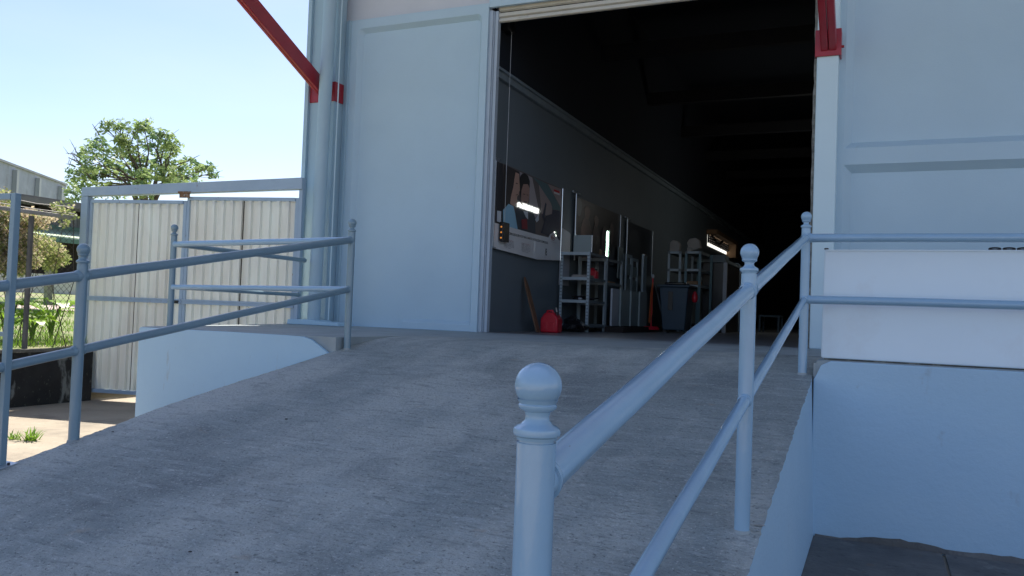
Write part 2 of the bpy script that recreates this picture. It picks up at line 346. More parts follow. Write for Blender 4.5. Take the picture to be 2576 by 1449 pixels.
# left front face with rounded worn end
poly=[(XL,ZG-.05),(XL,-.018),(XL+.02,-.004),(-3.6,-.006),(-3.1,-.002),(-2.45,-.004),(-2.25,-.008),(-2.16,-.028),(-2.06,-.085),(-1.99,-.128),(-1.955,-.15),(-1.955,ZG-.05)]
m=MB(); m.prism([(x,DY,z) for x,z in poly],(0,-.03,0)); m.build('front_face','dockw',dk,bevel=.003)
m=MB(); m.prism([(XL-.002,DY+.002,ZG-.05),(XL+.028,DY+.002,ZG-.05),(-4.975,2.53,ZG-.05),(-5.005,2.53,ZG-.05)],(0,0,-ZG+.044)); m.build('end_face','dockw',dk)
# right front face, chamfered left end
poly=[(1.757,ZG-.05),(1.757,-.105),(1.775,-.07),(1.80,-.01),(1.86,.019),(2.2,.017),(3,.016),(9,.014),(9,ZG-.05)]
m=MB(); m.prism([(x,DR,z) for x,z in poly],(0,-.03,0)); m.build('front_face','dockp',dk,bevel=.006)
# raw mortar fillet where paint meets the paving (irregular)
m=MB(); pts=[]; x=1.79
top=[]
while x<6: top.append((x,DR-.034,ZG+.02+.016*math.sin(x*3.3)+.012*math.sin(x*9.1)+random.uniform(0,.012))); x+=.05
bot=[(p[0],DR-.045-.012*math.sin(p[0]*5),ZG+.0) for p in top]
n=len(top); m.add(top+bot,[(k,k+1,n+k+1,n+k) for k in range(n-1)]); m.build('mortar_fillet','pave',dk)
# ------------------------------------------------------------------ warehouse
YF=2.53
wh=thing('warehouse',(-1,YF,0),'pale blue warehouse front with tall open doorway showing its dark inside','warehouse')
def recess(mb,X0,X1,Z0,Z1,x0,x1,z0,z1,y,dep,bw,rad,seg=6):
    """wall face at y with a bevelled recessed field"""
    def rr(x0,x1,z0,z1,r):
        P=[]
        for (cx,cz,a0) in ((x1-r,z1-r,0),(x0+r,z1-r,90),(x0+r,z0+r,180),(x1-r,z0+r,270)):
            for k in range(seg+1):
                a=R(a0+90*k/seg); P.append((cx+r*math.cos(a),cz+r*math.sin(a)))
        return P
    r1=rr(x0,x1,z0,z1,rad); r2=rr(x0+bw,x1-bw,z0+bw,z1-bw,max(rad-bw*.5,.005))
    out=[]
    cx,cz=(x0+x1)/2,(z0+z1)/2
    q=seg+1
    corners=[(X1,Z1),(X0,Z1),(X0,Z0),(X1,Z0)]
    for i,(x,z) in enumerate(r1):
        out.append(corners[i//q])
    n=len(r1)
    vs=[(x,y,z) for x,z in out]+[(x,y,z) for x,z in r1]+[(x,y+dep,z) for x,z in r2]
    fs=[]
    for i in range(n):
        j=(i+1)%n
        if out[i]==out[j]: fs.append((i,n+j,n+i))
        else: fs.append((i,j,n+j,n+i))
        fs.append((n+i,n+j,2*n+j,2*n+i))
    fs.append(tuple(2*n+i for i in range(n)))
    mb.add(vs,fs)
m=MB(); recess(m,-4.40,-2.365,0,4.085,-4.30,-2.455,-.3,3.965,YF,.075,.05,.07)
m.v=[(x,y,max(z,0.0)) for x,y,z in m.v]
m.add([(-2.365,YF,0),(-2.365,YF,4.085),(-2.365,YF+.10,4.085),(-2.365,YF+.10,0)],[(0,1,2,3)])
m.add([(-4.40,YF,4.085),(-2.365,YF,4.085),(-2.365,YF+.06,4.085),(-4.40,YF+.06,4.085)],[(0,1,2,3)])
o=m.build('front_panel','wall',wh,smooth=True)
m=MB()   # sloping sill block at the panel foot
m.prism([(-3.46,YF+.074,0.0),(-3.46,YF+.012,0.0),(-3.46,YF+.012,.085),(-3.46,YF+.074,.128)],(1.0,0,0)); m.build('panel_sill','wall',wh,bevel=.006)
m=MB(); m.box(-4.95,12,YF+.055,YF+.30,4.087,8.3); m.build('upper_wall','wallup',wh)
m=MB(); m.box(-4.486,-4.40,YF-.01,YF+.3,0,4.086); m.box(-4.43,-4.405,YF-.035,YF-.01,0,4.086); m.build('panel_edge_strip','col',wh,bevel=.005)
# right wall
m=MB(); recess(m,1.70,6.5,2.0,6.3,1.775,6.4,2.075,6.2,YF,.10,.075,.008,2)
recess(m,1.70,6.5,-.0,2.0,1.775,6.4,.1,1.905,YF,.10,.075,.008,2)
m.build('front_panel','wall',wh)
m=MB(); m.box(6.5,9,YF,YF+.3,0,6.3); m.build('front_panel','wall',wh)
# pillars
m=MB(); m.box(1.502,1.712,2.35,YF+.05,0,6.2); m.build('pillar','pale',wh,bevel=.012)
m=MB(); random.seed(5)
n=60; pts=[]
for k in range(n):
    z=k/(n-1)*6; xo=1.474+random.uniform(-.005,.005)+.003*math.sin(z*5); pts.append((xo,z))
vs=[(x,2.40,z) for x,z in pts]+[(1.503,2.40,z) for x,z in pts]+[(x,YF+.1,z) for x,z in pts]
fs=[(k,k+1,n+k+1,n+k) for k in range(n-1)]+[(k,2*n+k,2*n+k+1,k+1) for k in range(n-1)]
m.add(vs,fs); m.build('raw_jamb_edge','mortar',wh)
# left steel column (H section) + footing
m=MB(); m.box(-4.945,-4.485,2.33,2.345,0,6.2); m.box(-4.515,-4.487,2.345,YF,0,6.2); m.box(-4.945,-4.91,2.345,YF,0,6.2); m.box(-4.91,-4.515,2.49,YF,0,6.2)
m.build('column','col',wh,bevel=.004)
m=MB(); m.box(-4.935,-4.875,2.28,2.33,0,6.2); m.build('column_rib','col',wh,bevel=.004)
m=MB(); m.box(-4.955,-4.48,2.318,2.328,2.955,3.215); m.box(-4.4845,-4.472,2.318,YF-.02,2.955,3.215); m.build('red_band','red',wh,bevel=.004)
m=MB(); m.prism([(-4.83,1.99,.001),(-4.02,1.99,.001),(-4.04,1.99,.046),(-4.36,1.99,.052),(-4.39,1.99,.066),(-4.6,1.99,.070),(-4.82,1.99,.064)],(0,.33,0)); m.build('footing','dockw',wh,bevel=.01)
def brace(px_x,y0,z0,red_w,dep,k,xo=0,ln=6.2):
    b=thing_part=MB(); d=Vector((xo,-1,k)).normalized(); a=Vector((px_x,y0,z0)); e=a+d*ln
    up=Vector((0,0,1)); r=d.cross(up).normalized(); u=r.cross(d)
    # two channels back to back with a seam
    for sgn in (-1,1):
        c=r*(sgn*(red_w/4+.0015))
        b.bar(a+c,e+c,red_w/2-.003,dep)
    return b
b=brace(-4.66,2.36,3.09,.085,.20,.45,ln=6.5); b.build('brace','red',wh,bevel=.006)
b=brace(1.615,2.36,3.10,.15,.13,.45); br=b.build('brace','red',wh,bevel=.010)
m=MB(); m.box(1.485,1.735,2.325,2.349,2.995,3.27); m.box(1.485,1.50,2.349,2.50,2.995,3.27); m.box(1.716,1.735,2.349,2.50,2.995,3.27); m.build('bracket','red',wh,bevel=.005)
m=MB(); m.tube([(1.735,2.40,3.10),(1.76,2.40,3.10)],.014,8); m.build('bolt','red',wh)
# rainwater pipe
m=MB(); m.tube([(-4.51,2.13,.055),(-4.50,2.13,1.2),(-4.485,2.13,3),(-4.465,2.13,4.6),(-4.46,2.13,6.2)],.083,28); m.build('downpipe','col',wh,smooth=True)
m=MB(); m.tube([(-4.40,2.29,0.05),(-4.40,2.29,6.2)],.009,6); m.build('conduit','pale',wh)
# roller door: guides, coiled curtain bottom
m=MB(); m.box(-2.364,-2.318,YF+.03,YF+.14,0,4.0); m.box(-2.318,-2.306,YF+.06,YF+.14,0,4.0); m.build('door_guide','guide',wh,bevel=.003)
m=MB(); m.box(-2.302,-2.262,YF+.07,YF+.15,0,4.0); m.build('door_guide','guide',wh,bevel=.003)
zc=3.865; 
m=MB(); m.box(-2.26,1.47,YF+.10,YF+.135,zc,zc+.05); m.box(-2.26,1.47,YF+.085,YF+.10,zc+.004,zc+.03)
m.build('door_bottom_bar','rollup',wh,bevel=.004)
m=MB()
for k in range(5):
    z=zc+.055+k*.075; m.prism([(-2.26,YF+.115,z),(-2.26,YF+.085,z+.012),(-2.26,YF+.08,z+.05),(-2.26,YF+.115,z+.068)],(3.73,0,0))
m.build('door_curtain','rollup',wh)
m=MB(); m.box(-2.364,1.51,YF+.0,YF+.05,4.03,4.3); m.build('lintel','wall',wh,bevel=.006)
# roof, eave and canopy: they throw the shade on the front
m=MB(); m.box(-5.9,12,1.9,31,6.25,6.4); m.build('roof','tinw',wh)
m=MB(); m.prism([(-5.6,3.2,8.0),(-5.6,-3.4,8.6),(-5.6,-3.4,8.66),(-5.6,3.2,8.06)],(18,0,0)); m.build('canopy_roof','tinw',wh)
# warehouse shell inside
XI=-2.36
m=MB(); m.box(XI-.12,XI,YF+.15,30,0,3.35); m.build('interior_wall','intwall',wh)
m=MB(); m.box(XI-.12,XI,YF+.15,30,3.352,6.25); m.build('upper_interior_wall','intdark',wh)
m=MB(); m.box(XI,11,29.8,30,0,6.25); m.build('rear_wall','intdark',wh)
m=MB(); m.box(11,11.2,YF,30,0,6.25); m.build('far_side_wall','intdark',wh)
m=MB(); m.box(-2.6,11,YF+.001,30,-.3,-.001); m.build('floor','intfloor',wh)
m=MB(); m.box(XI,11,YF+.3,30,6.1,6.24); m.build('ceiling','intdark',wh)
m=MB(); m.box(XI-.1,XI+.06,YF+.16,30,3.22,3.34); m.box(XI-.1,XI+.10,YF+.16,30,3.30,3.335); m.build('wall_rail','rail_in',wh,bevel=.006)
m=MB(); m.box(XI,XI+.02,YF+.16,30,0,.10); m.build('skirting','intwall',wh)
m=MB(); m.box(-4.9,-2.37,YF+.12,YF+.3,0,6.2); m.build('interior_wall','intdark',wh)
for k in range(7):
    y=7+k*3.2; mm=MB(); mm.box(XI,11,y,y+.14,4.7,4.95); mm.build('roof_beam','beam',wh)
m=MB(); m.box(1.0,4.2,20.0,20.1,0,2.4); 
for k in range(16): m.box(1.0+k*.2,1.06+k*.2,19.97,20.0,0,2.35)
m.build('brown_partition','brownd',wh)
# small lattice window in the left wall, daylight beyond
def wq(px,py,x=XI+.01): return at(px,py,'x',x)
wl=[(1780,588),(1838,622),(1838,628),(1783,628)]
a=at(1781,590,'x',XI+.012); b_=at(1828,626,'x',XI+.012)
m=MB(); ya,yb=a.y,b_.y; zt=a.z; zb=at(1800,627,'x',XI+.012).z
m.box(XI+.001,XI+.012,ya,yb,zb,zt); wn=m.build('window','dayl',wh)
m=MB(); e=.22
m.box(XI+.012,XI+.30,ya-e,yb+e*2,zt+.001,zt+.12); m.box(XI+.012,XI+.30,yb+.001,yb+e*2.5,zb-.1,zt); m.build('window_frame','card',wn)
m=MB(); nn=11
for k in range(nn+1):
    y=ya+(yb-ya)*k/nn; m.box(XI+.013,XI+.05,y-.045,y+.045,zb+.26*(zt-zb),zt)
for k in range(4):
    z=zb+(zt-zb)*(.36+.22*k); m.box(XI+.051,XI+.09,ya,yb,z,z+.075*(zt-zb)/.8)
m.bar((XI+.1,ya+.1,zt),(XI+.1,ya+(yb-ya)*.4,zb+.3*(zt-zb)),.05,.05); m.bar((XI+.1,ya+(yb-ya)*.6,zt),(XI+.1,ya+(yb-ya)*.35,zb+.3*(zt-zb)),.05,.05)
m.build('lattice','dark',wn)
# ------------------------------------------------------------------ objects inside
def T(rx,ry,fac,x,y): return ((rx+x*fac)*.6708,(ry+y*fac)*.6708)
PX=XI+.035
def P(x,y,k=0):
    q=T(1830,580,320/1159,x,y); return at(q[0],q[1],'x',PX+.0035*k)
pst=thing('banner_poster',(PX,4,.9),'large printed wall banner of a couple in a car, nearest the doorway','poster','banners along the inside wall')
def flat(polys,name,col,par,k,th=.0015,rough=.25):
    pp_=polys
    mm=mat('print_'+name,tuple(min(.85,c*1.6) for c in col),.55,coat=.9); mm.node_tree.nodes['Principled BSDF'].inputs['Coat Roughness'].default_value=.03; 
    for poly in polys:
        m=MB(); m.prism([P(x,y,k) for x,y in poly],(th,0,0)); ob=m.build(name,mm,par)
    return ob
bgp=flat([[(118,95),(240,135),(600,290),(1000,465),(985,900),(975,1440),(670,1425),(66,1270),(95,925)]],'banner_sheet',(.10,.085,.085),pst,0,.004)
W_=(.62,.66,.70)
flat([[(530,275),(600,312),(650,560),(700,800),(640,860),(560,700),(565,440)],[(425,232),(470,250),(440,290),(432,300)]],'car_window',(.30,.27,.28),bgp,1)
flat([[(690,400),(810,560),(870,700),(870,810),(800,830),(730,800)],[(815,400),(996,468),(988,715)]],'car_window',(.25,.20,.19),bgp,1)
flat([[(610,305),(810,400),(985,720),(975,760),(880,745),(860,660),(680,390)]],'door_pillar',(.07,.12,.13),bgp,2)
flat([[(720,1060),(740,1000),(790,830),(870,805),(880,750),(975,765),(972,1160),(930,1090),(850,1070),(820,1110)],[(740,830),(780,650),(795,670),(762,900)]],'car_seat',(.02,.025,.05),bgp,3)
flat([[(215,130),(350,195),(430,240),(430,300),(385,300),(360,360),(345,450),(320,560),(300,680),(205,752),(203,500)]],'printed_hair',(.035,.03,.03),bgp,3)
flat([[(375,240),(422,262),(425,380),(441,480),(420,500),(418,545),(398,560),(392,600),(400,640),(360,700),(330,690),(300,660),(315,560),(345,440),(360,330)]],'printed_face',(.36,.23,.18),bgp,4)
flat([[(205,750),(280,668),(345,700),(368,800),(402,1010),(205,962)]],'printed_blouse',(.22,.40,.52),bgp,5)
flat([[(430,330),(455,270),(500,250),(545,290),(567,360),(565,450),(540,400),(480,400),(455,480),(437,600)]],'printed_hair',(.015,.015,.018),bgp,5)
flat([[(455,480),(482,398),(540,398),(560,450),(563,520),(548,640),(520,690),(480,685),(450,640)]],'printed_face',(.28,.17,.14),bgp,4)
flat([[(372,760),(440,700),(470,715),(540,765),(600,745),(640,860),(645,1075),(404,1012)]],'printed_suit',(.035,.045,.06),bgp,4)
flat([[(478,765),(542,775),(545,880),(515,850)],[(640,880),(690,800),(690,890),(660,920)]],'printed_shirt',(.45,.48,.52),bgp,6)
flat([[(455,880),(530,870),(536,1015),(460,1005)]],'printed_waistcoat',(.16,.02,.03),bgp,6)
flat([[(380,380),(405,392),(400,400),(378,392)],[(375,545),(410,535),(400,548),(380,552)],[(478,530),(505,535),(503,545),(478,540)],[(525,540),(548,548),(548,556),(525,550)],[(490,630),(530,638),(525,648),(490,640)]],'printed_features',(.05,.03,.03),bgp,7)
flat([[(66,1268),(92,925),(400,1012),(660,1085),(820,1125),(845,1078),(880,1060),(912,1070),(940,1120),(958,1155),(980,1168),(975,1438),(668,1425)]],'white_footer',W_,bgp,7)
flat([[(897,468),(970,497),(970,525),(897,497)]],'red_label',(.4,.01,.02),bgp,4)
flat([[(897,500),(970,528),(970,552),(897,526)]],'white_label',(.5,.5,.5),bgp,4)
flat([[(126,760),(178,770),(176,925),(122,905)]],'small_sticker',(.45,.48,.52),bgp,4)
flat([[(120,95),(203,125),(200,935),(110,925)]],'dark_margin',(.02,.02,.025),bgp,3)
def text(body,p0,p1,p3,name,m,par,k=8,ext=.0012,bold=0):
    """lettering filling the parallelogram p0 (lower left) p1 (lower right) p3 (upper left), poster pixels"""
    c=bpy.data.curves.new('t','FONT'); c.body=body; c.offset=bold; c.resolution_u=2
    o=bpy.data.objects.new('t',c); COL.objects.link(o); bpy.context.view_layer.update()
    me=bpy.data.meshes.new_from_object(o.evaluated_get(bpy.context.evaluated_depsgraph_get()))
    bpy.data.objects.remove(o)
    xs=[v.co.x for v in me.vertices]; ys=[v.co.y for v in me.vertices]; x0,x1,y0,y1=min(xs),max(xs),min(ys),max(ys)
    A,B,D=(P(*q,k) if len(q)==2 else Vector(q) for q in (p0,p1,p3))
    org=Vector(par['_o'])
    for v in me.vertices:
        u=(v.co.x-x0)/(x1-x0); t=(v.co.y-y0)/(y1-y0); v.co=A+(B-A)*u+(D-A)*t-org
    me.materials.clear(); me.materials.append(m)
    ob=bpy.data.objects.new(name,me); COL.objects.link(ob); ob.parent=par; ob['_o']=tuple(org); return ob
ink=mat('print_ink',(.03,.035,.045),.4); redink=mat('print_red_ink',(.35,.02,.03),.4)
text('LE OFRECEMOS ESTOS SERVICIOS PARA SU MAYOR SATISFACCIÓN Y COMODIDAD',(222,1070),(815,1215),(222,1026),'headline',ink,bgp,9,bold=.01)
for (bx,by,n,wid) in ((222,1150,7,130),(458,1205,7,118)):
    for k in range(n):
        y=by+k*17.5
        text(('Servicio de mantenimiento' if k==0 else ['revisión de su vehículo con','repuestos originales y','técnicos capacitados en','todos los talleres de la','red de servicio oficial'][k%5]),(bx,y),(bx+wid*(.75 if k==n-1 else 1),y+wid*.24),(bx,y-10),'fine_print',redink if (k==0) else ink,bgp,9)
# logo: letters in an oval
ring=MB(); n=36; o_=[];i_=[]
for k in range(n):
    a=2*math.pi*k/n; o_.append(P(886+27*math.cos(a),1128+37*math.sin(a)+7*math.cos(a),9)); i_.append(P(886+23*math.cos(a),1128+32*math.sin(a)+6*math.cos(a),9))
ring.add(o_+i_,[(k,(k+1)%n,n+(k+1)%n,n+k) for k in range(n)]); ring.build('logo_oval',redink,bgp)
text('KIA',(866,1139),(906,1149),(866,1107),'logo_letters',redink,bgp,9,bold=.03)
text('The Power to Surprise',(848,1184),(925,1203),(848,1175),'fine_print',redink,bgp,9)
text('8',(780,1368),(803,1374),(780,1270),'figure_mark',ink,bgp,9)
flat([[(455,1300),(640,1330),(890,1318),(890,1440),(875,1435),(850,1345),(640,1345),(455,1318)]],'tape_strip',(.72,.75,.78),bgp,8)
m=MB(); a=P(90,60); b_=P(60,1262); m.tube([Vector((PX+.02,a.y,a.z)),Vector((PX+.02,a.y,b_.z))],.014,8); m.tube([Vector((PX+.02,a.y-.07,a.z)),Vector((PX+.02,a.y+.07,a.z))],.02,8); m.tube([Vector((PX+.02,a.y-.07,b_.z)),Vector((PX+.02,a.y+.07,b_.z))],.012,8); m.build('banner_pole','zinc',pst,smooth=True)
m=MB(); a=P(1000,462); b_=P(975,1440); m.tube([Vector((PX+.02,a.y,a.z)),Vector((PX+.02,a.y,b_.z))],.010,8); m.build('edge_tube','chrome',pst,smooth=True)
# door control pendant hanging in front of the banner
pc=thing('door_control',(XI+.12,3.3,1.0),'small black door control with orange buttons hanging on a cord','control box')
a=P(180,1060,8); q0_z=at(1274,69,'y',a.y).z-.071; m=MB(); m.box(PX+.045,PX+.10,a.y-.10,a.y+.10,a.z-.12,a.z+.13); m.build('housing','bk',pc,bevel=.01)
for k in range(3): m=MB(); m.tube([(PX+.075,a.y-.101,a.z-.075+k*.07),(PX+.075,a.y-.108,a.z-.075+k*.07)],.011,10); m.build('button','led',pc)
m=MB(); t_=at(1276,76,'y',a.y); m.tube([(PX+.07,a.y,a.z+.13),(PX+.068,a.y,2.2),(PX+.07,a.y,q0_z)],.004,6); m.build('cord','stick',pc)
mo=MB(); q0=at(1274,69,'y',a.y); mo.box(XI+.001,q0.x+.09,a.y-.10,a.y+.10,q0.z-.07,q0.z+.10); solo(mo,'door_motor','bk','dark door motor box high inside the left door jamb above the hanging cord','motor',(XI+.001,a.y,q0.z),bevel=.015)
# second and third banners
def wp(px,py,x=PX): return at(px,py,'x',x)
def banner(tl,tr,bl,br,label,tones):
    t=thing('banner_poster',wp(*bl),label,'poster','banners along the inside wall')
    A,B,C_,D=[wp(*q) for q in (tl,tr,br,bl)]
    m=MB(); m.prism([A,B,C_,D],(.004,0,0)); sh=m.build('banner_sheet',mat('banner_dark',tones[0],.3,coat=.5),t)
    for k,(u0,u1,v0,v1,c) in enumerate(tones[1]):
        def q(u,v): 
            p=(A*(1-u)+B*u)*(1-v)+(D*(1-u)+C_*u)*v; p.x=PX+.006+.0015*k; return p
        n=14; cx,cy,rx,ry=(u0+u1)/2,(v0+v1)/2,(u1-u0)/2,(v1-v0)/2
        pp=[q(min(1,max(0,cx+rx*math.cos(2*math.pi*i/n)*(1+.15*math.sin(5*i)))),min(1,max(0,cy+ry*math.sin(2*math.pi*i/n)))) for i in range(n)]
        mm=MB(); mm.prism(pp,(.001,0,0)); mm.build('printed_figure',mat('banner_tone',c,.35,coat=.4),sh)
    m=MB(); m.tube([Vector((PX+.02,A.y,A.z+.05)),Vector((PX+.02,A.y,D.z))],.013,8); m.tube([Vector((PX+.02,A.y-.16,A.z+.05)),Vector((PX+.02,A.y+.16,A.z+.05))],.016,8); m.build('banner_pole','zinc',t)
    m=MB(); m.tube([Vector((PX+.02,B.y,B.z)),Vector((PX+.02,B.y,C_.z))],.010,8); m.build('edge_tube','zinc',t)
banner((1447,493),(1559,541),(1443,655),(1556,672),'dark banner printed with a standing group, middle of the wall row',((.03,.03,.035),[(.12,.34,.25,1,(.12,.08,.075)),(.18,.30,.08,.3,(.17,.11,.09)),(.36,.5,.3,1,(.10,.07,.07)),(.38,.48,.18,.38,(.15,.10,.085)),(.55,.7,.3,1,(.09,.065,.065)),(.74,.84,.2,.6,(.10,.07,.065)),(.0,.12,.0,.3,(.10,.12,.13))]))
banner((1576,555),(1640,582),(1573,690),(1638,695),'plain dark banner behind the leaning ladder frames, deepest in the row',((.05,.06,.075),[(.1,.5,.1,.9,(.07,.085,.10))]))
# plank
m=MB(); B=at(1350,838,'z',0); B.x=-2.0
bx=at(1352,836,'x',-2.05); tp=at(1318,697,'x',XI+.03); 
dv=(tp-Vector((bx.x,bx.y,0))); s0=Vector((bx.x,bx.y,0)); r=Vector((0,1,0)); r=(r-dv.normalized()*r.dot(dv.normalized())).normalized()
wds=[(0,.055),(.2,.06),(.5,.062),(.8,.055),(.93,.035),(1,.008)]
poly=[s0+dv*t+r*w for t,w in wds]+[s0+dv*t-r*w for t,w in reversed(wds)]
m.prism(poly,(.022,0,0)); solo(m,'wooden_plank','wood','brown wooden plank with pointed end leaning on the inside wall','plank',tuple(s0),bevel=.004)
# jerrycans
def jerrycan(c,w,d,h,label,grp=None,rot=0):
    t=thing('jerrycan',c,label,'jerrycan',grp)
    m=MB(); c=Vector(c)
    prof=[(0,.0),(0,.0)]
    # body: rounded, shoulders sloping to the top
    ring=[(-w/2,0),(-w/2,h*.60),(-w*.30,h*.86),(-w*.12,h*.92),(w*.2,h*.92),(w/2,h*.66),(w/2,0)]
    m.prism([c+Vector((x,-d/2,z)) for x,z in ring],(0,d,0)); m.build('body','redpl',t,smooth=True,bevel=.022)
    m=MB()
    for sx in (-1,1): m.box(c.x+sx*w*.2-w*.13,c.x+sx*w*.2+w*.13,c.y-d/2-.008,c.y-d/2+.01,c.z+h*.12,c.z+h*.48)
    m.build('side_rib','redpl',t,bevel=.012)
    m=MB(); m.tube([c+Vector((-w*.30,0,h*.80)),c+Vector((-w*.24,0,h*.98)),c+Vector((w*.05,0,h*1.0)),c+Vector((w*.12,0,h*.88))],.014,8); m.build('handle','redpl',t,smooth=True)
    m=MB(); m.tube([c+Vector((w*.3,0,h*.78)),c+Vector((w*.3,0,h*.95))],.022,10); m.build('cap','bk',t)
    m=MB(); m.tube([c+Vector((w*.3,0,h*.95)),c+Vector((w*.24,0,h*1.14))],[.014,.009],8); m.build('spout','paper',t,smooth=True)
    return t
g0=at(1386,838,'z',0); g0=at(1386,837,'x',-1.95); g0.z=0
jerrycan(tuple(g0),.255,.20,.30,'big red plastic fuel can standing on the floor beside the plank')
# bin bag
m=MB(); random.seed(11); n=18; c=Vector(at(1446,838,'x',-2.0)); c.z=0
vs=[];fs=[]
pr=[(.10,0),(.19,.04),(.20,.09),(.16,.14),(.10,.18),(.055,.20),(.03,.215)]
for r_,z in pr:
    for k in range(n):
        a=2*math.pi*k/n; q=r_*(1+random.uniform(-.16,.16)); vs.append(c+Vector((q*math.cos(a),q*1.25*math.sin(a),z*(1+.25*math.cos(a+2))+random.uniform(-.008,.008) if z else 0)))
for i in range(len(pr)-1):
    for k in range(n): fs.append((i*n+k,i*n+(k+1)%n,(i+1)*n+(k+1)%n,(i+1)*n+k))
fs.append(tuple(range((len(pr)-1)*n,len(pr)*n))); m.add(vs,fs); solo(m,'rubbish_bag','bag','crumpled black rubbish bag on the floor between fuel can and shelf','bag',tuple(c))
# slotted-angle shelving
def shelf(y0,y1,x0,x1,h,levels,label,grp,front=True):
    t=thing('metal_shelf',(x0,y0,0),label,'shelf unit',grp)
    for (x,y,sx,sy) in ((x0,y0,1,1),(x1,y0,-1,1),(x0,y1,1,-1),(x1,y1,-1,-1)):
        m=MB(); m.box(min(x,x+sx*.042),max(x,x+sx*.042),min(y,y+sy*.003),max(y,y+sy*.003),0,h)
        m.box(min(x,x+sx*.003),max(x,x+sx*.003),min(y+sy*.003,y+sy*.042),max(y+sy*.003,y+sy*.042),0,h)
        pst_=m.build('upright','angle',t)
        hb=MB()
        if y==y0:
            z=.05
            while z<h-.03:
                for dx in (.012,.03): hb.box(x+sx*dx-.0045,x+sx*dx+.0045,y-.0015,y+.001,z-.007,z+.007)
                z+=.05
            hb.build('bolt_slot','dark',pst_)
    for z in levels:
        m=MB(); m.box(x0+.004,x1-.004,y0+.004,y1-.004,z-.006,z); m.box(x0+.001,x1-.001,y0+.0035,y0+.006,z-.045,z); m.box(x1-.006,x1-.0035,y0+.006,y1-.006,z-.04,z)
        m.build('shelf_board','shelfm',t)
        m=MB(); m.box(x0+.043,x1-.043,y0-.002,y0+.003,z-.042,z+.002); m.build('front_lip','angle',t)
X0,X1=-2.30,-1.83
zt=1.21
lv=[.11,.49,.83,zt]
lv=[.11]+[at(1440,p,'y',5.2).z for p in (754,697)]+[at(1447,634,'y',5.2).z]
lv=sorted(lv)
shelf(5.2,6.05,X0,X1,lv[-1]+.005,lv,'slotted steel shelf unit with grey box on top, nearest the door','slotted shelves against the inside wall')
shelf(6.07,6.95,X0,X1,lv[-1]-.02,[.11,lv[1]-.02,lv[2]-.03,lv[3]-.03],'slotted steel shelf unit with glowing tube at its near end','slotted shelves against the inside wall')
zt=lv[-1]
q=at(1457,634,'y',5.35); m=MB(); m.box(-2.13,-1.83,5.28,5.62,zt+.002,zt+.265); m.v=[(x,y,z) for x,y,z in m.v]
t=thing('equipment_box',(-2.0,5.4,zt),'square grey box standing on top of the nearest shelf','box')
m.build('casing','panelg',t,bevel=.004); m=MB(); m.box(-1.829,-1.822,5.29,5.61,zt+.004,zt+.26); m.build('side_cover','bk',t); m=MB(); m.box(-1.84,-1.826,5.272,5.279,zt+.004,zt+.262); m.build('edge_trim','chrome',t)
m=MB(); a=at(1412,572,'x',-2.32); m.prism([(-2.33,a.y,zt-.5),(-2.33,a.y+.42,zt-.5),(-2.33,a.y+.42,a.z-.06),(-2.33,a.y+.36,a.z-.04),(-2.33,a.y,a.z)],(.012,0,0)); solo(m,'leaning_sheet','panelw','bluish sheet propped on the wall behind the grey box','sheet',(-2.33,a.y,zt-.5))
m=MB(); m.box(-1.98,-1.86,5.72,5.86,zt+.001,zt+.085); solo(m,'small_carton','card','little brown carton on top shelf behind the grey box','carton',(-1.92,5.8,zt+.001),bevel=.003)
# emissive strip standing in for a sky reflection above the shelf
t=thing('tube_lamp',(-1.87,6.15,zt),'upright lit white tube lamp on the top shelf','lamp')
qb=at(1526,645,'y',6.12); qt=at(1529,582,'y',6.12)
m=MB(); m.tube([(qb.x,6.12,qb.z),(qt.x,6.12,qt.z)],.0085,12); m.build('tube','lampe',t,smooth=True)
m=MB(); m.box(qb.x-.03,qb.x+.03,6.14,6.16,qb.z-.01,qt.z+.015); m.build('back_plate','greend',t)
m=MB(); m.box(qb.x-.03,qb.x+.03,6.08,6.16,qb.z-.03,qb.z-.011); m.build('foot','bk',t)
# things on the lower shelves
random.seed(9)
t=thing('paper_stack',(-2.0,5.4,lv[2]),'loose pile of old papers on the second shelf down','papers')
m=MB()
for k in range(4): m.box(-2.14+.02*random.random(),-1.9+.02*random.random(),5.25+.01*k,5.6,lv[2]+.002+k*.011,lv[2]+.010+k*.011)
m.build('sheets','paper',t)
jerrycan((-1.99,5.85,lv[2]+.001),.16,.13,.17,'small red fuel can on a shelf above the floor')
t=thing('cable_heap',(-2.0,5.5,lv[1]),'tangled dark cables and plastic heaped on the lower shelf','cables')
m=MB()
for k in range(9):
    pts=[(-2.05+random.uniform(-.1,.14),5.3+j*.12+random.uniform(-.03,.03),lv[1]+.02+random.uniform(0,.05)) for j in range(6)]; m.tube(pts,.012,6)
m.build('cables','bag',t); m=MB(); m.lathe((-1.99,5.27,lv[1]+.012),[(.03,0),(.034,.01),(.03,.022)],12); m.build('round_lid','panelw',t)
m=MB(); m.box(-2.02,-1.86,6.3,6.62,lv[2]-.028,lv[2]-.003); solo(m,'flat_carton','card','flat brown carton on the farther shelf unit','carton',(-1.9,6.4,lv[2]-.028))
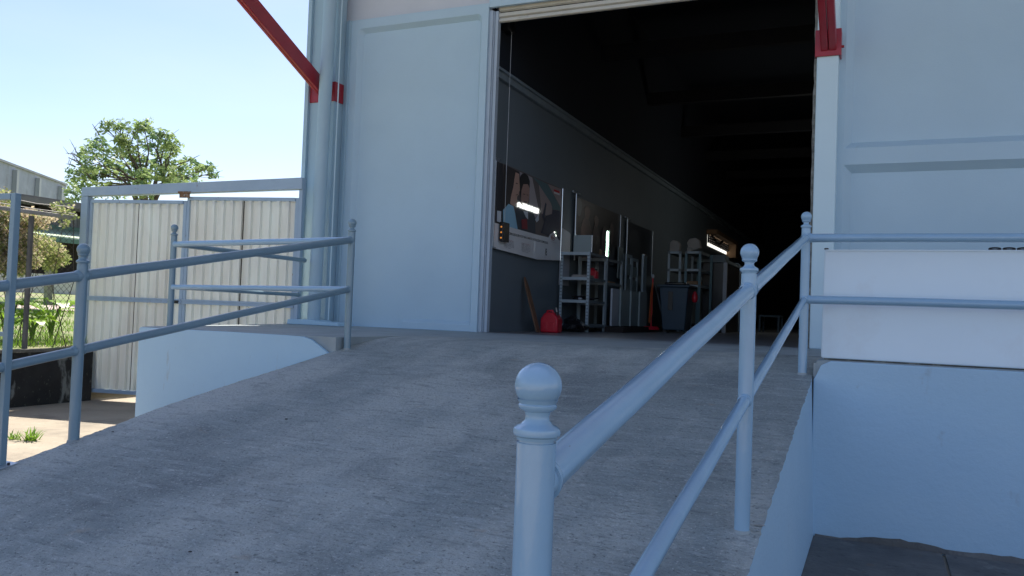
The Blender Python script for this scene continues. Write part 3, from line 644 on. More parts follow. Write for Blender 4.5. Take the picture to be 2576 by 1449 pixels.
# grey panels stood against the wall
for k,(p0,p1,ptop,pb,mt) in enumerate(((1534,1556,725,812,'panelw'),(1556,1582,728,815,'panelg'),(1582,1604,732,815,'panelg'),(1604,1622,733,815,'panelg'))):
    a=at(p0,pb,'x',-1.75+.04*k); b_=at(p1,pb,'x',-1.75+.04*k); zt_=at(p0,ptop,'x',-1.75+.04*k).z; x=-1.75+.04*k
    m=MB(); m.prism([(x,a.y,.1),(x,b_.y-.01,.1),(x,b_.y-.01,zt_-.06),(x,b_.y-.07,zt_),(x,a.y,zt_)],(.03,0,0))
    solo(m,'upholstery_panel',mt,['pale panel standing just past the shelves','grey green panel second from the shelves, upright on the floor','grey green panel third from the shelves, upright on the floor','grey green panel farthest from the shelves, below the ladder frames'][k],'panel',(x,a.y,.1),'panels standing against the inside wall')
m=MB(); a=at(1534,820,'x',-1.72); b_=at(1700,836,'x',-1.62); m.box(-1.8,-1.5,a.y,b_.y+.4,0,.09); solo(m,'low_pallet','dark','low dark pallet under the grey panels','pallet',(-1.7,a.y,0))
for k,(p0,p1,top,bot) in enumerate(((1552,1563,620,700),(1564,1577,636,730))):
    x=-2.28; a=at(p0,bot,'x',x); b_=at(p1,bot,'x',x); zt_=at(p0,top,'x',x).z; m=MB(); m.box(x,x+.02,a.y,b_.y,a.z,zt_); solo(m,'leaning_board','panelg',['narrow grey board upright behind the second shelf, left of a pair','narrow grey board upright behind the second shelf, right of a pair'][k],'board',(x,a.y,a.z),'narrow boards behind the second shelf')
for k,(p0,p1,top,bot) in enumerate(((1570,1584,638,732),(1585,1600,648,735))):
    x=-2.1; a=at(p0,bot,'x',x); b_=at(p1,bot,'x',x); zt_=at(p0,top,'x',x).z; zb_=a.z
    t=thing('window_frame',(x,a.y,zb_),['tall dark framed pane leaning over the panels, nearer one','tall dark framed pane leaning over the panels, farther one'][k],'frame','framed panes leaning over the panels')
    m=MB(); w_=.05
    m.box(x,x+.03,a.y,a.y+w_,zb_,zt_); m.box(x,x+.03,b_.y-w_,b_.y,zb_,zt_); m.box(x,x+.03,a.y+w_,b_.y-w_,zt_-.05,zt_); m.build('frame','angle',t)
    m=MB(); m.box(x+.005,x+.02,a.y+w_,b_.y-w_,zb_+.0,zb_+(zt_-zb_)*.35); m.build('lower_panel','panelg',t)
    m=MB(); m.box(x+.005,x+.02,a.y+w_,b_.y-w_,zb_+(zt_-zb_)*.45,zb_+(zt_-zb_)*.75); m.build('pane','panelg',t)
x=-2.0; a=at(1612,733,'x',x); b_=at(1620,733,'x',x); zt_=at(1614,640,'x',x).z
m=MB(); m.box(x,x+.04,a.y,b_.y,.0,zt_); t=thing('upright_profile',(x,a.y,0),'tall pale metal profile catching daylight at its tip','metal profile'); m.build('profile','angle',t); m=MB(); m.box(x+.002,x+.045,a.y+.03,b_.y+.02,zt_-.03,zt_+.01); m.build('tip','chrome',t)
# broom with orange fringe and red base, long handled squeegee
yb=at(1637,834,'x',-1.5).y; cx=at(1637,834,'y',yb).x
t=thing('cord_stand',(cx,yb,0),'bundle of orange cord hanging on a red footed stand','cord stand')
m=MB(); m.lathe((cx,yb,.04),[(.14,0),(.15,.03),(.12,.06)],18); m.build('base','redpl',t)
zt_=at(1640,700,'y',yb).z
m=MB(); m.tube([(cx,yb,.1),(cx+.01,yb,zt_)],.012,8); m.build('pole','redpl',t)
m=MB(); random.seed(4)
for k in range(7):
    o1=random.uniform(-.03,.03); m.tube([(cx+.01,yb,zt_-.02),(cx+o1*.6,yb-.03,zt_*.7),(cx+o1,yb-.03,zt_*.35),(cx+o1*.5-.02,yb-.03,.16)],.005,5)
m.build('cord','orange',t)
m=MB(); m.lathe((cx+.01,yb,zt_),[(.02,0),(.03,.03),(.015,.07)],10); m.build('top_clip','stick',t)
def stick(p0,p1,x,label,name='broom'):
    a=at(*p0,'x',x[0]); b_=at(*p1,'x',x[1]); m=MB(); m.tube([a,b_],.014,8); t=thing(name,tuple(b_),label,'broom'); m.build('handle','stick',t); m=MB(); m.box(b_.x-.03,b_.x+.03,b_.y-.12,b_.y+.12,b_.z-.02,b_.z+.05); m.build('brush_head','bk',t)
stick((1648,716),(1675,834),(-2.2,-1.3),'grey handled broom leaning between orange cord and dark bin')
stick((1764,698),(1800,812),(-1.9,-.9),'grey handled broom leaning at the dark cabinet')
# wheelie bin
x0b=at(1655,836,'y',7.6).x; x1b=at(1728,836,'y',7.6).x; zb_=at(1690,722,'y',7.6).z
t=thing('wheeled_bin',(x0b,7.6,0),'large blue black wheeled rubbish bin behind the orange cord','bin')
m=MB(); tp_=.06
m.add([(x0b+tp_,7.6+tp_,0.05),(x1b-tp_,7.6+tp_,.05),(x1b-tp_,8.15,.05),(x0b+tp_,8.15,.05),(x0b,7.6,zb_),(x1b,7.6,zb_),(x1b,8.2,zb_),(x0b,8.2,zb_)],[(0,1,2,3),(4,5,6,7),(0,1,5,4),(1,2,6,5),(2,3,7,6),(3,0,4,7)]); m.build('body','binm',t,bevel=.02)
m=MB(); m.box(x0b-.03,x1b+.03,7.57,8.24,zb_+.002,zb_+.04); m.build('lid','binm',t,bevel=.01)
m=MB(); m.box(x0b+.16,x0b+.24,7.595,7.61,zb_*.5,zb_*.9); m.build('handle_slot','bk',t)
m=MB(); m.tube([(x1b-.02,8.1,.09),(x1b+.04,8.1,.09)],.09,14); m.build('wheel','bk',t)
m=MB(); m.box(x0b+.05,x1b-.08,7.75,8.1,zb_+.041,zb_+.09); solo(m,'folded_bag','bag','limp black bag draped over the lid of the wheeled bin','bag',(x0b+.1,7.8,zb_+.041),bevel=.02)
rb=at(1748,745,'y',7.9); m=MB(); m.lathe((rb.x,7.9,rb.z-.11),[(.03,0),(.055,.05),(.05,.12),(.02,.19)],10); solo(m,'red_bag','redpl','small red plastic bag hanging right of the wheeled bin','bag',(rb.x,7.9,rb.z-.11),smooth=True)
# farther racks with paper sacks
def rack(pl,pr_,top,mids,y,label):
    a=at(pl,top,'y',y); b_=at(pr_,top,'y',y); t=thing('storage_rack',(a.x,y,0),label,'rack','racks deeper in the warehouse')
    for (xx,yy) in ((a.x,y),(b_.x,y),(a.x+.05,y+.9),(b_.x+.05,y+.9)):
        m=MB(); m.box(xx-.022,xx+.022,yy-.02,yy+.02,0,a.z); m.build('upright','teal' if pr_>1730 else 'angle',t)
    for p in [top]+mids:
        z=at(pl,p,'y',y).z; m=MB(); m.box(a.x-.02,b_.x+.02,y-.024,y+.92,z-.05,z); m.build('shelf_board','shelfm',t)
        m=MB(); m.box(a.x+.022,b_.x-.022,y-.028,y-.0245,z-.045,z-.003); m.build('front_lip','angle',t)
    return a,b_
a,b_=rack(1684,1712,632,[676],9.2,'steel rack with one torn sack on top, left of a pair')
a2,b2=rack(1727,1762,632,[676,716],9.2,'teal steel rack with tilted sacks on top, right of a pair')
def sack(x,y,z,w_,h,label,tilt=0):
    m=MB(); poly=[(-w_/2,0),(-w_/2,h*.75),(-w_*.2,h),(w_*.3,h*.9),(w_/2,h*.6),(w_*.42,0)]
    c,s=math.cos(tilt),math.sin(tilt)
    pts=[(x+px_*c-pz*s,y,z+abs(math.sin(tilt))*w_*.42+px_*s+pz*c) for px_,pz in poly]; m.prism(pts,(0,.16,0)); solo(m,'paper_sack','paper',label,'sack',(x,y,z),'paper sacks on the racks',bevel=.015)
sack((a.x+b_.x)/2-.02,9.25,a.z+.002,.2,.22,'crumpled pale sack on the left rack')
sack((a2.x+b2.x)/2+.03,9.25,a2.z+.002,.24,.24,'large tilted pale sack on the right rack',.35)
sack(a2.x+.05,9.22,a2.z+.002,.1,.08,'small pale sack beside the tilted sack on the right rack')
m=MB(); z=at(1740,716,'y',9.2).z; m.box(a2.x+.03,b2.x-.03,9.19,9.6,z+.002,z+.07); solo(m,'folded_cloths','card','folded brown cloths on the low board of the right rack','cloth',(a2.x,9.3,z+.002),bevel=.01)
# big cabinet with front post
a=at(1768,660,'y',10.2); b_=at(1822,660,'y',10.2)
t=thing('dark_cabinet',(a.x,10.2,0),'tall dark cabinet with pale edge post, right of the racks','cabinet')
m=MB(); m.box(a.x,b_.x,10.2,12.5,0,a.z); m.build('body','bk',t,bevel=.01)
m=MB(); m.box(a.x-.25,b_.x+.04,10.15,12.5,a.z+.002,a.z+.06); m.build('top','shelfm',t)
m=MB(); m.box(b_.x-.0,b_.x+.07,10.12,10.19,0,a.z-.002); m.build('edge_post','panelw',t)
m=MB(); z=at(1800,640,'y',10.4).z; m.box(a.x+.05,b_.x-.02,10.4,10.9,a.z+.062,a.z+.17); solo(m,'stacked_case','shelfm','flat grey case on top of the dark cabinet','case',(a.x+.1,10.5,a.z+.062),bevel=.01)
m=MB(); c=at(1850,670,'y',11.6); m.tube([(c.x-.1,11.6,.02),(c.x-.1,11.6,c.z+.0),(c.x-.06,11.6,c.z+.06),(c.x+.06,11.6,c.z+.06),(c.x+.1,11.6,c.z),(c.x+.1,11.6,.02)],.012,8); solo(m,'tubular_frame','angle','bent tube trolley frame beside the dark cabinet','frame',(c.x,11.6,.02),smooth=True)
# low table far right
t=thing('work_table',(.3,14,0),'low bluish work table far inside at the right','table')
a=at(1908,792,'y',14.0); b_=at(1962,792,'y',14.0)
m=MB(); m.box(a.x,b_.x,14,14.8,a.z-.04,a.z); m.build('table_top','binm',t)
for xx in (a.x+.03,b_.x-.03):
    for yy in (14.03,14.77): m=MB(); m.box(xx-.02,xx+.02,yy-.02,yy+.02,0,a.z-.041); m.build('leg','binm',t)
# added unseen lamp, placed so its mirror image glares in the banner
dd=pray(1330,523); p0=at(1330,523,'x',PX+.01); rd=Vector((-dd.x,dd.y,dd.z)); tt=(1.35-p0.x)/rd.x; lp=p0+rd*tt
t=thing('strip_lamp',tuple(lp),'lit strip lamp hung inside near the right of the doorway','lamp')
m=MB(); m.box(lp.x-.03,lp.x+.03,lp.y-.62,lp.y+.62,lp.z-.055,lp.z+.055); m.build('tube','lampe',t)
m=MB(); m.box(lp.x+.031,lp.x+.09,lp.y-.66,lp.y+.66,lp.z-.08,lp.z+.10); m.build('housing','shelfm',t)
# ================================================================== RAILINGS
PH=1.08-.115; H1=.905; H2=.494; PR=.0287
FIN=[(.0285,-.004),(.0288,.002),(.0255,.0025),(.0255,.0055),(.029,.006),(.030,.010),(.0335,.0125),(.0347,.017),(.0335,.022),(.029,.0255),(.0235,.028),(.0180,.034),(.0172,.040),(.019,.046),(.0265,.050),(.0280,.053),(.0280,.056),(.0265,.0575),(.030,.064)]
for k in range(13):
    a=R(-42+132*k/12); FIN.append((max(.0008,.0345*math.cos(a)),.0835+.0335*math.sin(a)))
FIN=[p for p in FIN if p[0]>.0007]
def post(par,x,y,z0,m='railp',ph=PH):
    b=MB(); b.tube([(x,y,z0-.02),(x,y,z0+ph)],PR,32); po=b.build('post',m,par,smooth=True)
    b=MB(); b.lathe((x,y,z0+ph),FIN,40); b.build('finial',m,po,smooth=True)
    # weld beads at the rail joints
    b=MB(); b.lathe((x,y,z0),[(PR+.006,-.012),(PR+.004,.002),(PR+.0005,.007)],20); b.build('mortar_collar','plat',po,smooth=True)
def rail(par,a,b_,r,m='railp'):
    b=MB(); a=Vector(a);b_=Vector(b_); n=8; pts=[a.lerp(b_,k/n)+Vector((0,0,.0012*math.sin(k*2.1))) for k in range(n+1)]; b.tube(pts,r,24); b.build('rail',m,par,smooth=True)
    for e,o in ((a,b_),(b_,a)):
        dv=(o-e).normalized(); s0=e+dv*(PR-.006); q=MB(); q.tube([s0,s0+dv*.010,s0+dv*.018],[r+.005,r+.004,r+.0006],20); q.build('weld_bead',m,par,smooth=True)
rr=thing('ramp_railing',(1.68,-3.4,rz(-3.4)),'glossy light blue pipe railing along the right edge with ball tops, nearest the viewer','railing','pipe railings with ball finials')
XR=1.681; RY=[-5.469,-3.367,-.759]
for y in RY: post(rr,XR,y,rz(y))
for a,b_ in zip(RY,RY[1:]):
    rail(rr,(XR,a,rz(a)+H1),(XR,b_,rz(b_)+H1),.0285); rail(rr,(XR,a,rz(a)+H2),(XR,b_,rz(b_)+H2),.0225)
zR=rz(RY[2])
rail(rr,(XR,RY[2],zR+H1+.0),(6.2,RY[2],zR+H1-.0),.0285); rail(rr,(XR,RY[2],zR+H2),(6.2,RY[2],zR+H2-.0),.0285*.95)
post(rr,6.2,RY[2],0)
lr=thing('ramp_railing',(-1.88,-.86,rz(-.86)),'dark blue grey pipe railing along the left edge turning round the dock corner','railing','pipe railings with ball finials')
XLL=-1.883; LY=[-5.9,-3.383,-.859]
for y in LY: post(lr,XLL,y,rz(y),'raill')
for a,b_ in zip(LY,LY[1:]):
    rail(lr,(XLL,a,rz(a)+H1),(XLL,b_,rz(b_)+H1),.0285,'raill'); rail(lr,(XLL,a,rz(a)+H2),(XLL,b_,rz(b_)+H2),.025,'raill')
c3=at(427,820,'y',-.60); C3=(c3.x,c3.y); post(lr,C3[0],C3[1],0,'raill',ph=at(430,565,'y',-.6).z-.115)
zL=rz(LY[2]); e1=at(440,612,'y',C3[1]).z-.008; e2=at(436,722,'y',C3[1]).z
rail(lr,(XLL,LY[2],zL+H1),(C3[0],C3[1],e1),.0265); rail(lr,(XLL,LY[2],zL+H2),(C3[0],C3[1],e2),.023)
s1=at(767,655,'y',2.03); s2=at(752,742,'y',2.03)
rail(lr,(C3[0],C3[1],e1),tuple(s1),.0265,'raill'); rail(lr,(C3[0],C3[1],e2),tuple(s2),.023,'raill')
# square tube gate at the ramp foot (left edge of the picture)
t=thing('swing_gate',(-1.86,-3.8,rz(-3.8)),'slim grey square tube gate on a bolted plate at the ramp edge','gate')
zb=rz(-3.8); xp=-1.868
m=MB(); m.bar((xp,-3.8,zb+.004),(xp+.004,-3.8,.768),.034,.034,(0,1,0)); m.build('gate_post','raill',t,bevel=.003)
m=MB(); m.bar((xp-.017,-3.8,.752),(-3.3,-3.8,.752),.032,.032); m.build('top_bar','raill',t,bevel=.003)
m=MB(); m.bar((xp-.017,-3.8,.055),(-3.3,-3.8,.055),.022,.022); m.build('lower_bar','raill',t,bevel=.003)
m=MB(); m.bar((-3.3,-3.8,zb-.2),(-3.3,-3.8,.768),.034,.034,(0,1,0)); m.build('gate_post','raill',t,bevel=.003)
m=MB(); a=Vector((xp,-3.8,zb)); sl=Vector((0,1,RS)).normalized(); u=Vector((0,-RS,1)).normalized()
pts=[a+Vector((sx*.062,0,0))+sl*sy*.05+u*.001 for sx,sy in ((-1,-1),(1,-1),(1,1),(-1,1))]; m.prism(pts,tuple(u*.006)); pl=m.build('base_plate','zinc',t,bevel=.001)
m=MB()
for sx in (-.042,.042): 
    b0=a+Vector((sx,0,0))+sl*.012+u*.007; m.tube([b0,b0+u*.010],.007,6)
m.build('bolt','bk',pl)
# ------------------------------------------------------------------ white sign panel on the dock edge
t=thing('white_panel',(2.5,-.6,.03),'long white painted metal panel standing on the right dock edge behind the rails','panel')
x0=1.785; m=MB(); zb0=.028; 
m.prism([(x0,-.60,zb0+.008),(x0+.012,-.60,zb0),(6.0,-.60,zb0-.008),(6.0,-.60,.766),(x0+.006,-.60,.766)],(0,.11,0)); m.build('face_panel','white',t,bevel=.008)
m=MB(); m.box(x0+.012,6.0,-.606,-.598,.754,.7655); m.build('top_lip','white',t,bevel=.002)
m=MB(); m.box(x0+.004,x0+.03,-.604,-.52,.767,.775); m.build('corner_latch','bk',t)
m=MB(); m.box(x0+.02,6.0,-.585,-.50,.0175,.027); m.build('bottom_batten','cap',t)
for px in (2503,2539,2575,2611):
    c=at(px,622,'y',-.55); q=MB(); n=16
    pts=[(c.x+.033*math.cos(2*math.pi*k/n),-.55+.02*math.sin(2*math.pi*k/n)*0,.766+.010+.007*math.sin(2*math.pi*k/n)) for k in range(n+1)]
    q.tube(pts,.0055,8,False); q.build('ring_clip','bk',t,smooth=True)
# ================================================================== YARD GATE
G0=at(205,1003,'z',ZG-.01); GE=at(757,640,'y',2.04); GD=Vector((GE.x-G0.x,GE.y-G0.y,0)); GL=GD.length; GD.normalize(); GN=Vector((-GD.y,GD.x,0))
def gp(px,py):
    d=pray(px,py); k=(G0-CAM).dot(GN)/d.dot(GN); q=CAM+d*k; return (q-G0).dot(GD),q.z
def gm(m): m.v=[tuple(G0+GD*x+GN*y+Vector((0,0,z-G0.z))) for x,y,z in m.v]; return m
t=thing('yard_gate',tuple(G0),'cream corrugated double gate in a rusty blue grey frame','gate')
zl=gp(205,473)[1]; zr_=gp(757,448)[1]; bl=gp(222,495)[1]; brr=gp(757,477)[1]; ll=gp(222,507)[1]; lr_=gp(757,493)[1]
lt=lambda x: ll+(lr_-ll)*x/GL
m=MB(); m.prism([(-.12,-.06,zl),(GL,-.06,zr_),(GL,-.06,brr),(-.12,-.06,bl)],(0,.12,0)); gm(m).build('top_beam','gatebeam',t,bevel=.005)
m=MB(); m.box(-.10,-.02,-.055,.055,ZG-.02,bl-.001); m.box(-.15,-.1205,-.02,.02,ZG-.02,zl-.01); gm(m).build('gate_post','gatebeam',t,bevel=.004)
m=MB(); m.box(GL-.05,GL,-.03,.05,ZG-.02,brr); gm(m).build('gate_post','gatebeam',t,bevel=.004)
xm=gp(463,700)[0]; zm=gp(340,758)[1]
def leaf(xa,xb,zb,zt):
    fr=MB()
    fr.box(xa,xa+.035,-.018,.018,zb,zt); fr.box(xb-.045,xb,-.018,.018,zb,zt)
    fr.box(xa+.035,xb-.045,-.036,.018,zt-.045,zt); fr.box(xa+.035,xb-.045,-.036,.018,zb,zb+.05)
    fr.box(xa+.001,xb-.001,-.047,-.0315,zm-.010,zm+.012); fr.box(xa+.001,xb-.001,-.047,-.0315,zm+.030,zm+.052); fr.box(xa+.001,xb-.001,-.040,-.0315,zm+.012,zm+.03)
    lf=gm(fr).build('gate_leaf','gatebeam',t,bevel=.003)
    sh=MB(); x=xa+.036; pts=[]; per=.132
    while x<xb-.046:
        for dx,dy in ((0,.012),(.058,.012),(.070,-.030),(.108,-.030),(.120,.012)):
            if x+dx<xb-.046: pts.append((x+dx,dy))
        x+=per
    pts.append((xb-.046,.004))
    n=len(pts); z0=zb+.051; z1=zt-.046
    vs=[(a,b_,z0) for a,b_ in pts]+[(a,b_,z1) for a,b_ in pts]+[(a,b_+.002,z0) for a,b_ in pts]+[(a,b_+.002,z1) for a,b_ in pts]
    sh.add(vs,[(k,k+1,n+k+1,n+k) for k in range(n-1)]+[(2*n+k,2*n+k+1,3*n+k+1,3*n+k) for k in range(n-1)])
    gm(sh).build('corrugated_sheet','sheet',lf)
    sm=MB(); xx=xa+(xb-xa)*.52; sm.box(xx-.0025,xx+.0025,-.0310,-.010,zb+.06,zt-.05)
    gm(sm).build('sheet_seam','wire',lf)
leaf(-.01,xm-.004,ZG+.09,lt(xm*.5)); leaf(xm+.004,GL-.055,ZG+.09,lt((xm+GL)*.5))
c=gp(473,491); m=MB(); m.box(c[0]-.08,c[0]+.07,-.075,-.061,c[1]-.045,c[1]+.04); m.box(c[0]-.10,c[0]+.09,-.08,-.0755,c[1]+.012,c[1]+.04); gm(m).build('guide_bracket','rust',t,bevel=.003)
c=gp(445,759); m=MB(); m.tube([(c[0]-.10,-.045,c[1]),(c[0]+.04,-.045,c[1])],.011,8); m.box(c[0]-.03,c[0]+.05,-.06,-.035,c[1]-.022,c[1]+.018); gm(m).build('sliding_bolt','bk',t)
# ------------------------------------------------------------------ boundary wall + fence
WX=-7.5; wt=-.42
t=thing('boundary_wall',(WX,0,ZG),'low black mildewed boundary wall under the chain link fence','wall')
m=MB(); m.box(WX-.16,WX,-12,1.33,ZG-.05,wt-.045); m.build('wall_face','black',t)
m=MB(); m.box(WX-.18,WX+.02,-12,1.33,wt-.044,wt); m.build('coping','cap',t,bevel=.01)
t=thing('chain_link_fence',(WX-.08,0,wt),'chain link fence on grey pipe posts above the black wall','fence')
fx=WX-.08; ft=1.27
for y in (.40,-2.2,-4.8,-7.4):
    m=MB(); m.tube([(fx,y,wt),(fx,y,ft-.03)],.032,14); m.build('fence_post','fpost',t,smooth=True)
m=MB(); m.bar((fx,-12,ft-.02),(fx,1.02,ft+.02),.055,.05); m.build('top_rail','galv',t,bevel=.006)
m=MB(); hgt=ft-wt-.04; s=.084; y=-9-hgt
def clipd(y0,dirn):
    a=[y0,wt+.01]; b=[y0+dirn*hgt,ft-.03]
    lo,hi=-9,1.02
    ta,tb=0,1
    dy=b[0]-a[0]
    for lim,sg in ((lo,1),(hi,-1)):
        va=(a[0]-lim)*sg; vb=(b[0]-lim)*sg
        if va<0 and vb<0: return None
        if va<0: ta=max(ta,va/(va-vb))
        if vb<0: tb=min(tb,va/(va-vb))
    if ta>=tb: return None
    return (a[0]+dy*ta,a[1]+(b[1]-a[1])*ta),(a[0]+dy*tb,a[1]+(b[1]-a[1])*tb)
yy=-9-hgt
while yy<1.4+hgt:
    for dn,off in ((1,.0),(-1,.004)):
        c=clipd(yy,dn)
        if c: m.bar((fx+off,c[0][0],c[0][1]),(fx+off,c[1][0],c[1][1]),.0032,.0032,(1,0,0))
    yy+=s
m.build('wire_mesh','wire',t)
m=MB()
for z0,sag in ((ft+.10,.03),(ft+.19,.05)):
    m.tube([(fx-.1,-6,z0),(fx-.1,-3,z0-sag),(fx-.05,-.5,z0),(fx-.05,.5,z0-sag),(fx,1.0,z0-.03)],.006,5)
m.build('strand_wire','galv',t)
# ------------------------------------------------------------------ foliage helpers
def leaves(cents,n,size,spread,rnd,aspect=.5,hang=.3,fac=1.0):
    V=[];Fc=[]
    for (c,r3) in cents:
        for _ in range(int(n*fac)):
            while True:
                d=Vector((rnd.uniform(-1,1),rnd.uniform(-1,1),rnd.uniform(-1,1)))
                if d.length<=1: break
            p=Vector(c)+Vector((d.x*r3[0],d.y*r3[1],d.z*r3[2]))
            a=Vector((rnd.gauss(0,1),rnd.gauss(0,1),rnd.gauss(-hang,.6))).normalized(); b_=a.cross(Vector((rnd.gauss(0,1),rnd.gauss(0,1),rnd.gauss(0,1)))).normalized()
            L=size*rnd.uniform(.6,1.35); w_=L*aspect; i=len(V)
            V+=[p,p+a*L*.45+b_*w_*.5,p+a*L,p+a*L*.45-b_*w_*.5]; Fc.append((i,i+1,i+2,i+3))
    return V,Fc
# big tree behind the gate
rnd=random.Random(21)
D0=27.0
def tp3(px,py,dep=0):
    d=pray(px,py); h=Vector((d.x,d.y,0)); k=(D0+dep)/d.dot(fwd); return CAM+d*k
lob=[(266,320,24),(283,312,16),(245,352,18),(310,338,26),(363,320,24),(345,316,16),(380,343,34),(412,330,18),(433,365,22),(420,350,18),(240,362,18),(248,385,34),(213,385,14),(228,410,26),(319,368,34),(300,385,22),(350,390,34),(395,390,32),(420,405,28),(187,438,20),(205,455,24),(182,470,18),(190,492,20),(222,430,30),(257,445,30),(285,420,26),(319,431,34),(350,445,26),(385,435,32),(420,440,26),(459,415,22),(450,440,24),(486,400,14),(503,430,22),(520,425,12),(536,436,9),(475,450,24),(250,475,26),(300,470,26),(360,478,30),(420,470,26),(470,462,18),(210,486,20),(438,383,14)]
pxm=D0/F_PX
base=tp3(350,500); bx,by=base.x,base.y; gzr=tz(bx,by)
t=thing('broadleaf_tree',(bx,by,gzr),'spreading green tree with airy crown rising behind the corrugated gate','tree')
lv3=[];cl=[];cld=[]
for (px,py,r) in lob:
    dep=rnd.uniform(-1.6,1.6); c=tp3(px,py,dep); lv3.append(c)
    nsub=max(3,int((r/10)**2*1.35))
    for k in range(nsub):
        a=rnd.uniform(0,2*math.pi); q=math.sqrt(rnd.random())*r*.95
        sc=tp3(px+q*math.cos(a),py+q*math.sin(a)*.85,dep+rnd.uniform(-r,r)*pxm)
        rs=rnd.uniform(.09,.20); (cl if rnd.random()<.62 else cld).append((sc,(rs*1.2,rs*1.2,rs*.7)))
V,Fc=leaves(cl,19,.17,0,rnd,.40,.3); raw('crown',V,Fc,'leaf',t)
V,Fc=leaves(cld,16,.16,0,rnd,.42,.3); raw('crown',V,Fc,'leafd',t)
trk=MB(); B0=Vector((bx,by,gzr)); F1=tp3(372,560,0)
trk.tube([B0,B0.lerp(F1,.5)+Vector((.1,0,0)),F1],[.30,.25,.2],10)
forks=[(F1,tp3(330,470,-.5),.12),(F1,tp3(352,462,.4),.13),(F1,tp3(358,455,-.8),.12),(F1,tp3(392,455,.5),.10),(F1,tp3(410,462,-.4),.10)]
for a,b_,r in forks: trk.tube([a,a.lerp(b_,.5)+Vector((rnd.uniform(-.1,.1),0,.05)),b_],[r,r*.8,r*.62],8)
trk.build('trunk','bark',t,smooth=True)
br=MB()
for c in lv3:
    f=min(forks,key=lambda q:(q[1]-c).length+ (1.5 if q[1].z>c.z else 0)); a=f[1]
    mid=a.lerp(c,.5)+Vector((rnd.uniform(-.25,.25),rnd.uniform(-.3,.3),rnd.uniform(-.05,.25)))
    br.tube([a,a.lerp(mid,.5)+Vector((rnd.uniform(-.08,.08),0,rnd.uniform(-.05,.1))),mid,c],[.042,.03,.02,.009],6)
    for k in range(4):
        e=c+Vector((rnd.uniform(-.35,.35),rnd.uniform(-.3,.3),rnd.uniform(-.15,.22))); br.tube([mid.lerp(c,rnd.uniform(.3,.9)),e],[.010,.004],5)
for (p0,p1) in (((232,455),(178,382)),((205,400),(185,368)),((205,400),(165,385)),((220,418),(172,395)),((300,352),(298,306)),((306,352),(313,312)),((318,352),(328,320)),((250,340),(232,312)),((328,360),(340,330)),((190,420),(166,412)),((215,420),(176,398))):
    a=tp3(*p0,-.5); b_=tp3(*p1,-.6); mm=a.lerp(b_,.5)+Vector((rnd.uniform(-.08,.08),0,rnd.uniform(-.05,.08))); br.tube([a,mm,b_],[.028,.018,.006],5)
    for k in range(3):
        s0=a.lerp(b_,rnd.uniform(.4,.9)); br.tube([s0,s0+Vector((rnd.uniform(-.3,.3),0,rnd.uniform(0,.35)))],[.01,.004],4)
br.build('branch','bark',t)
# flowering vine hedge behind the fence
rnd=random.Random(5)
def vine(name,spots,label,dens=1.0,x=-8.6,grp=None,pink=.4):
    c0=at(spots[0][0],spots[0][1],'x',x); tt=thing(name,(c0.x,c0.y,tz(c0.x,c0.y)),label,'shrub',grp)
    A=[];B=[]
    for (px,py,r) in spots:
        rm=r*10.8/F_PX
        for k in range(max(3,int(r*r/6*dens))):
            a=rnd.uniform(0,2*math.pi); q=math.sqrt(rnd.random())*r
            c=at(px+q*math.cos(a),py+q*math.sin(a),'x',x+rnd.uniform(-.25,.25)); s_=rnd.uniform(.04,.09)
            (B if rnd.random()<pink else A).append((c,(s_,s_,s_)))
    V,Fc=leaves(A,9,.042,0,rnd,.75,.2); raw('foliage',V,Fc,'vine',tt)
    if B: V,Fc=leaves(B,9,.038,0,rnd,.8,.2); raw('blossom',V,Fc,'vinep',tt)
    st=MB()
    for k in range(2):
        px,py,r=spots[rnd.randrange(len(spots))]; e=at(px,py,'x',x); s0=Vector((x,e.y+rnd.uniform(-.4,.4),tz(x,e.y)-.02)); st.tube([s0,s0.lerp(e,.5)+Vector((0,rnd.uniform(-.25,.25),0)),e],[.006,.005,.003],5)
    st.build('stem','bark',tt)
vine('flowering_shrub',[(20,545,32),(10,500,20),(15,590,38),(55,560,26),(60,620,30),(20,640,40),(30,670,30),(80,560,20),(80,650,22),(-40,600,60),(-50,660,50),(-90,620,60)],'dense pinkish green flowering shrub grown over the fence at far left',.9,-8.5,pink=.55)
vine('leafy_shrub',[(120,625,22),(145,640,22),(160,650,12),(105,650,18),(95,600,14),(135,665,16),(110,615,14)],'smaller yellow green bush hanging to the right of the flowering shrub',.9,-8.9,pink=.2)
vine('climbing_vine',[(150,522,10),(165,535,9),(172,527,6),(160,560,8),(135,517,5),(185,545,4),(25,498,9)],'sparse vine tangled in the strand wires above the fence',.5,-7.66,pink=.25)
vine('pink_shrub',[(100,545,13),(125,550,9),(110,565,10),(75,540,14)],'pink tipped sprays behind the fence post top',.8,-8.3,pink=.8)
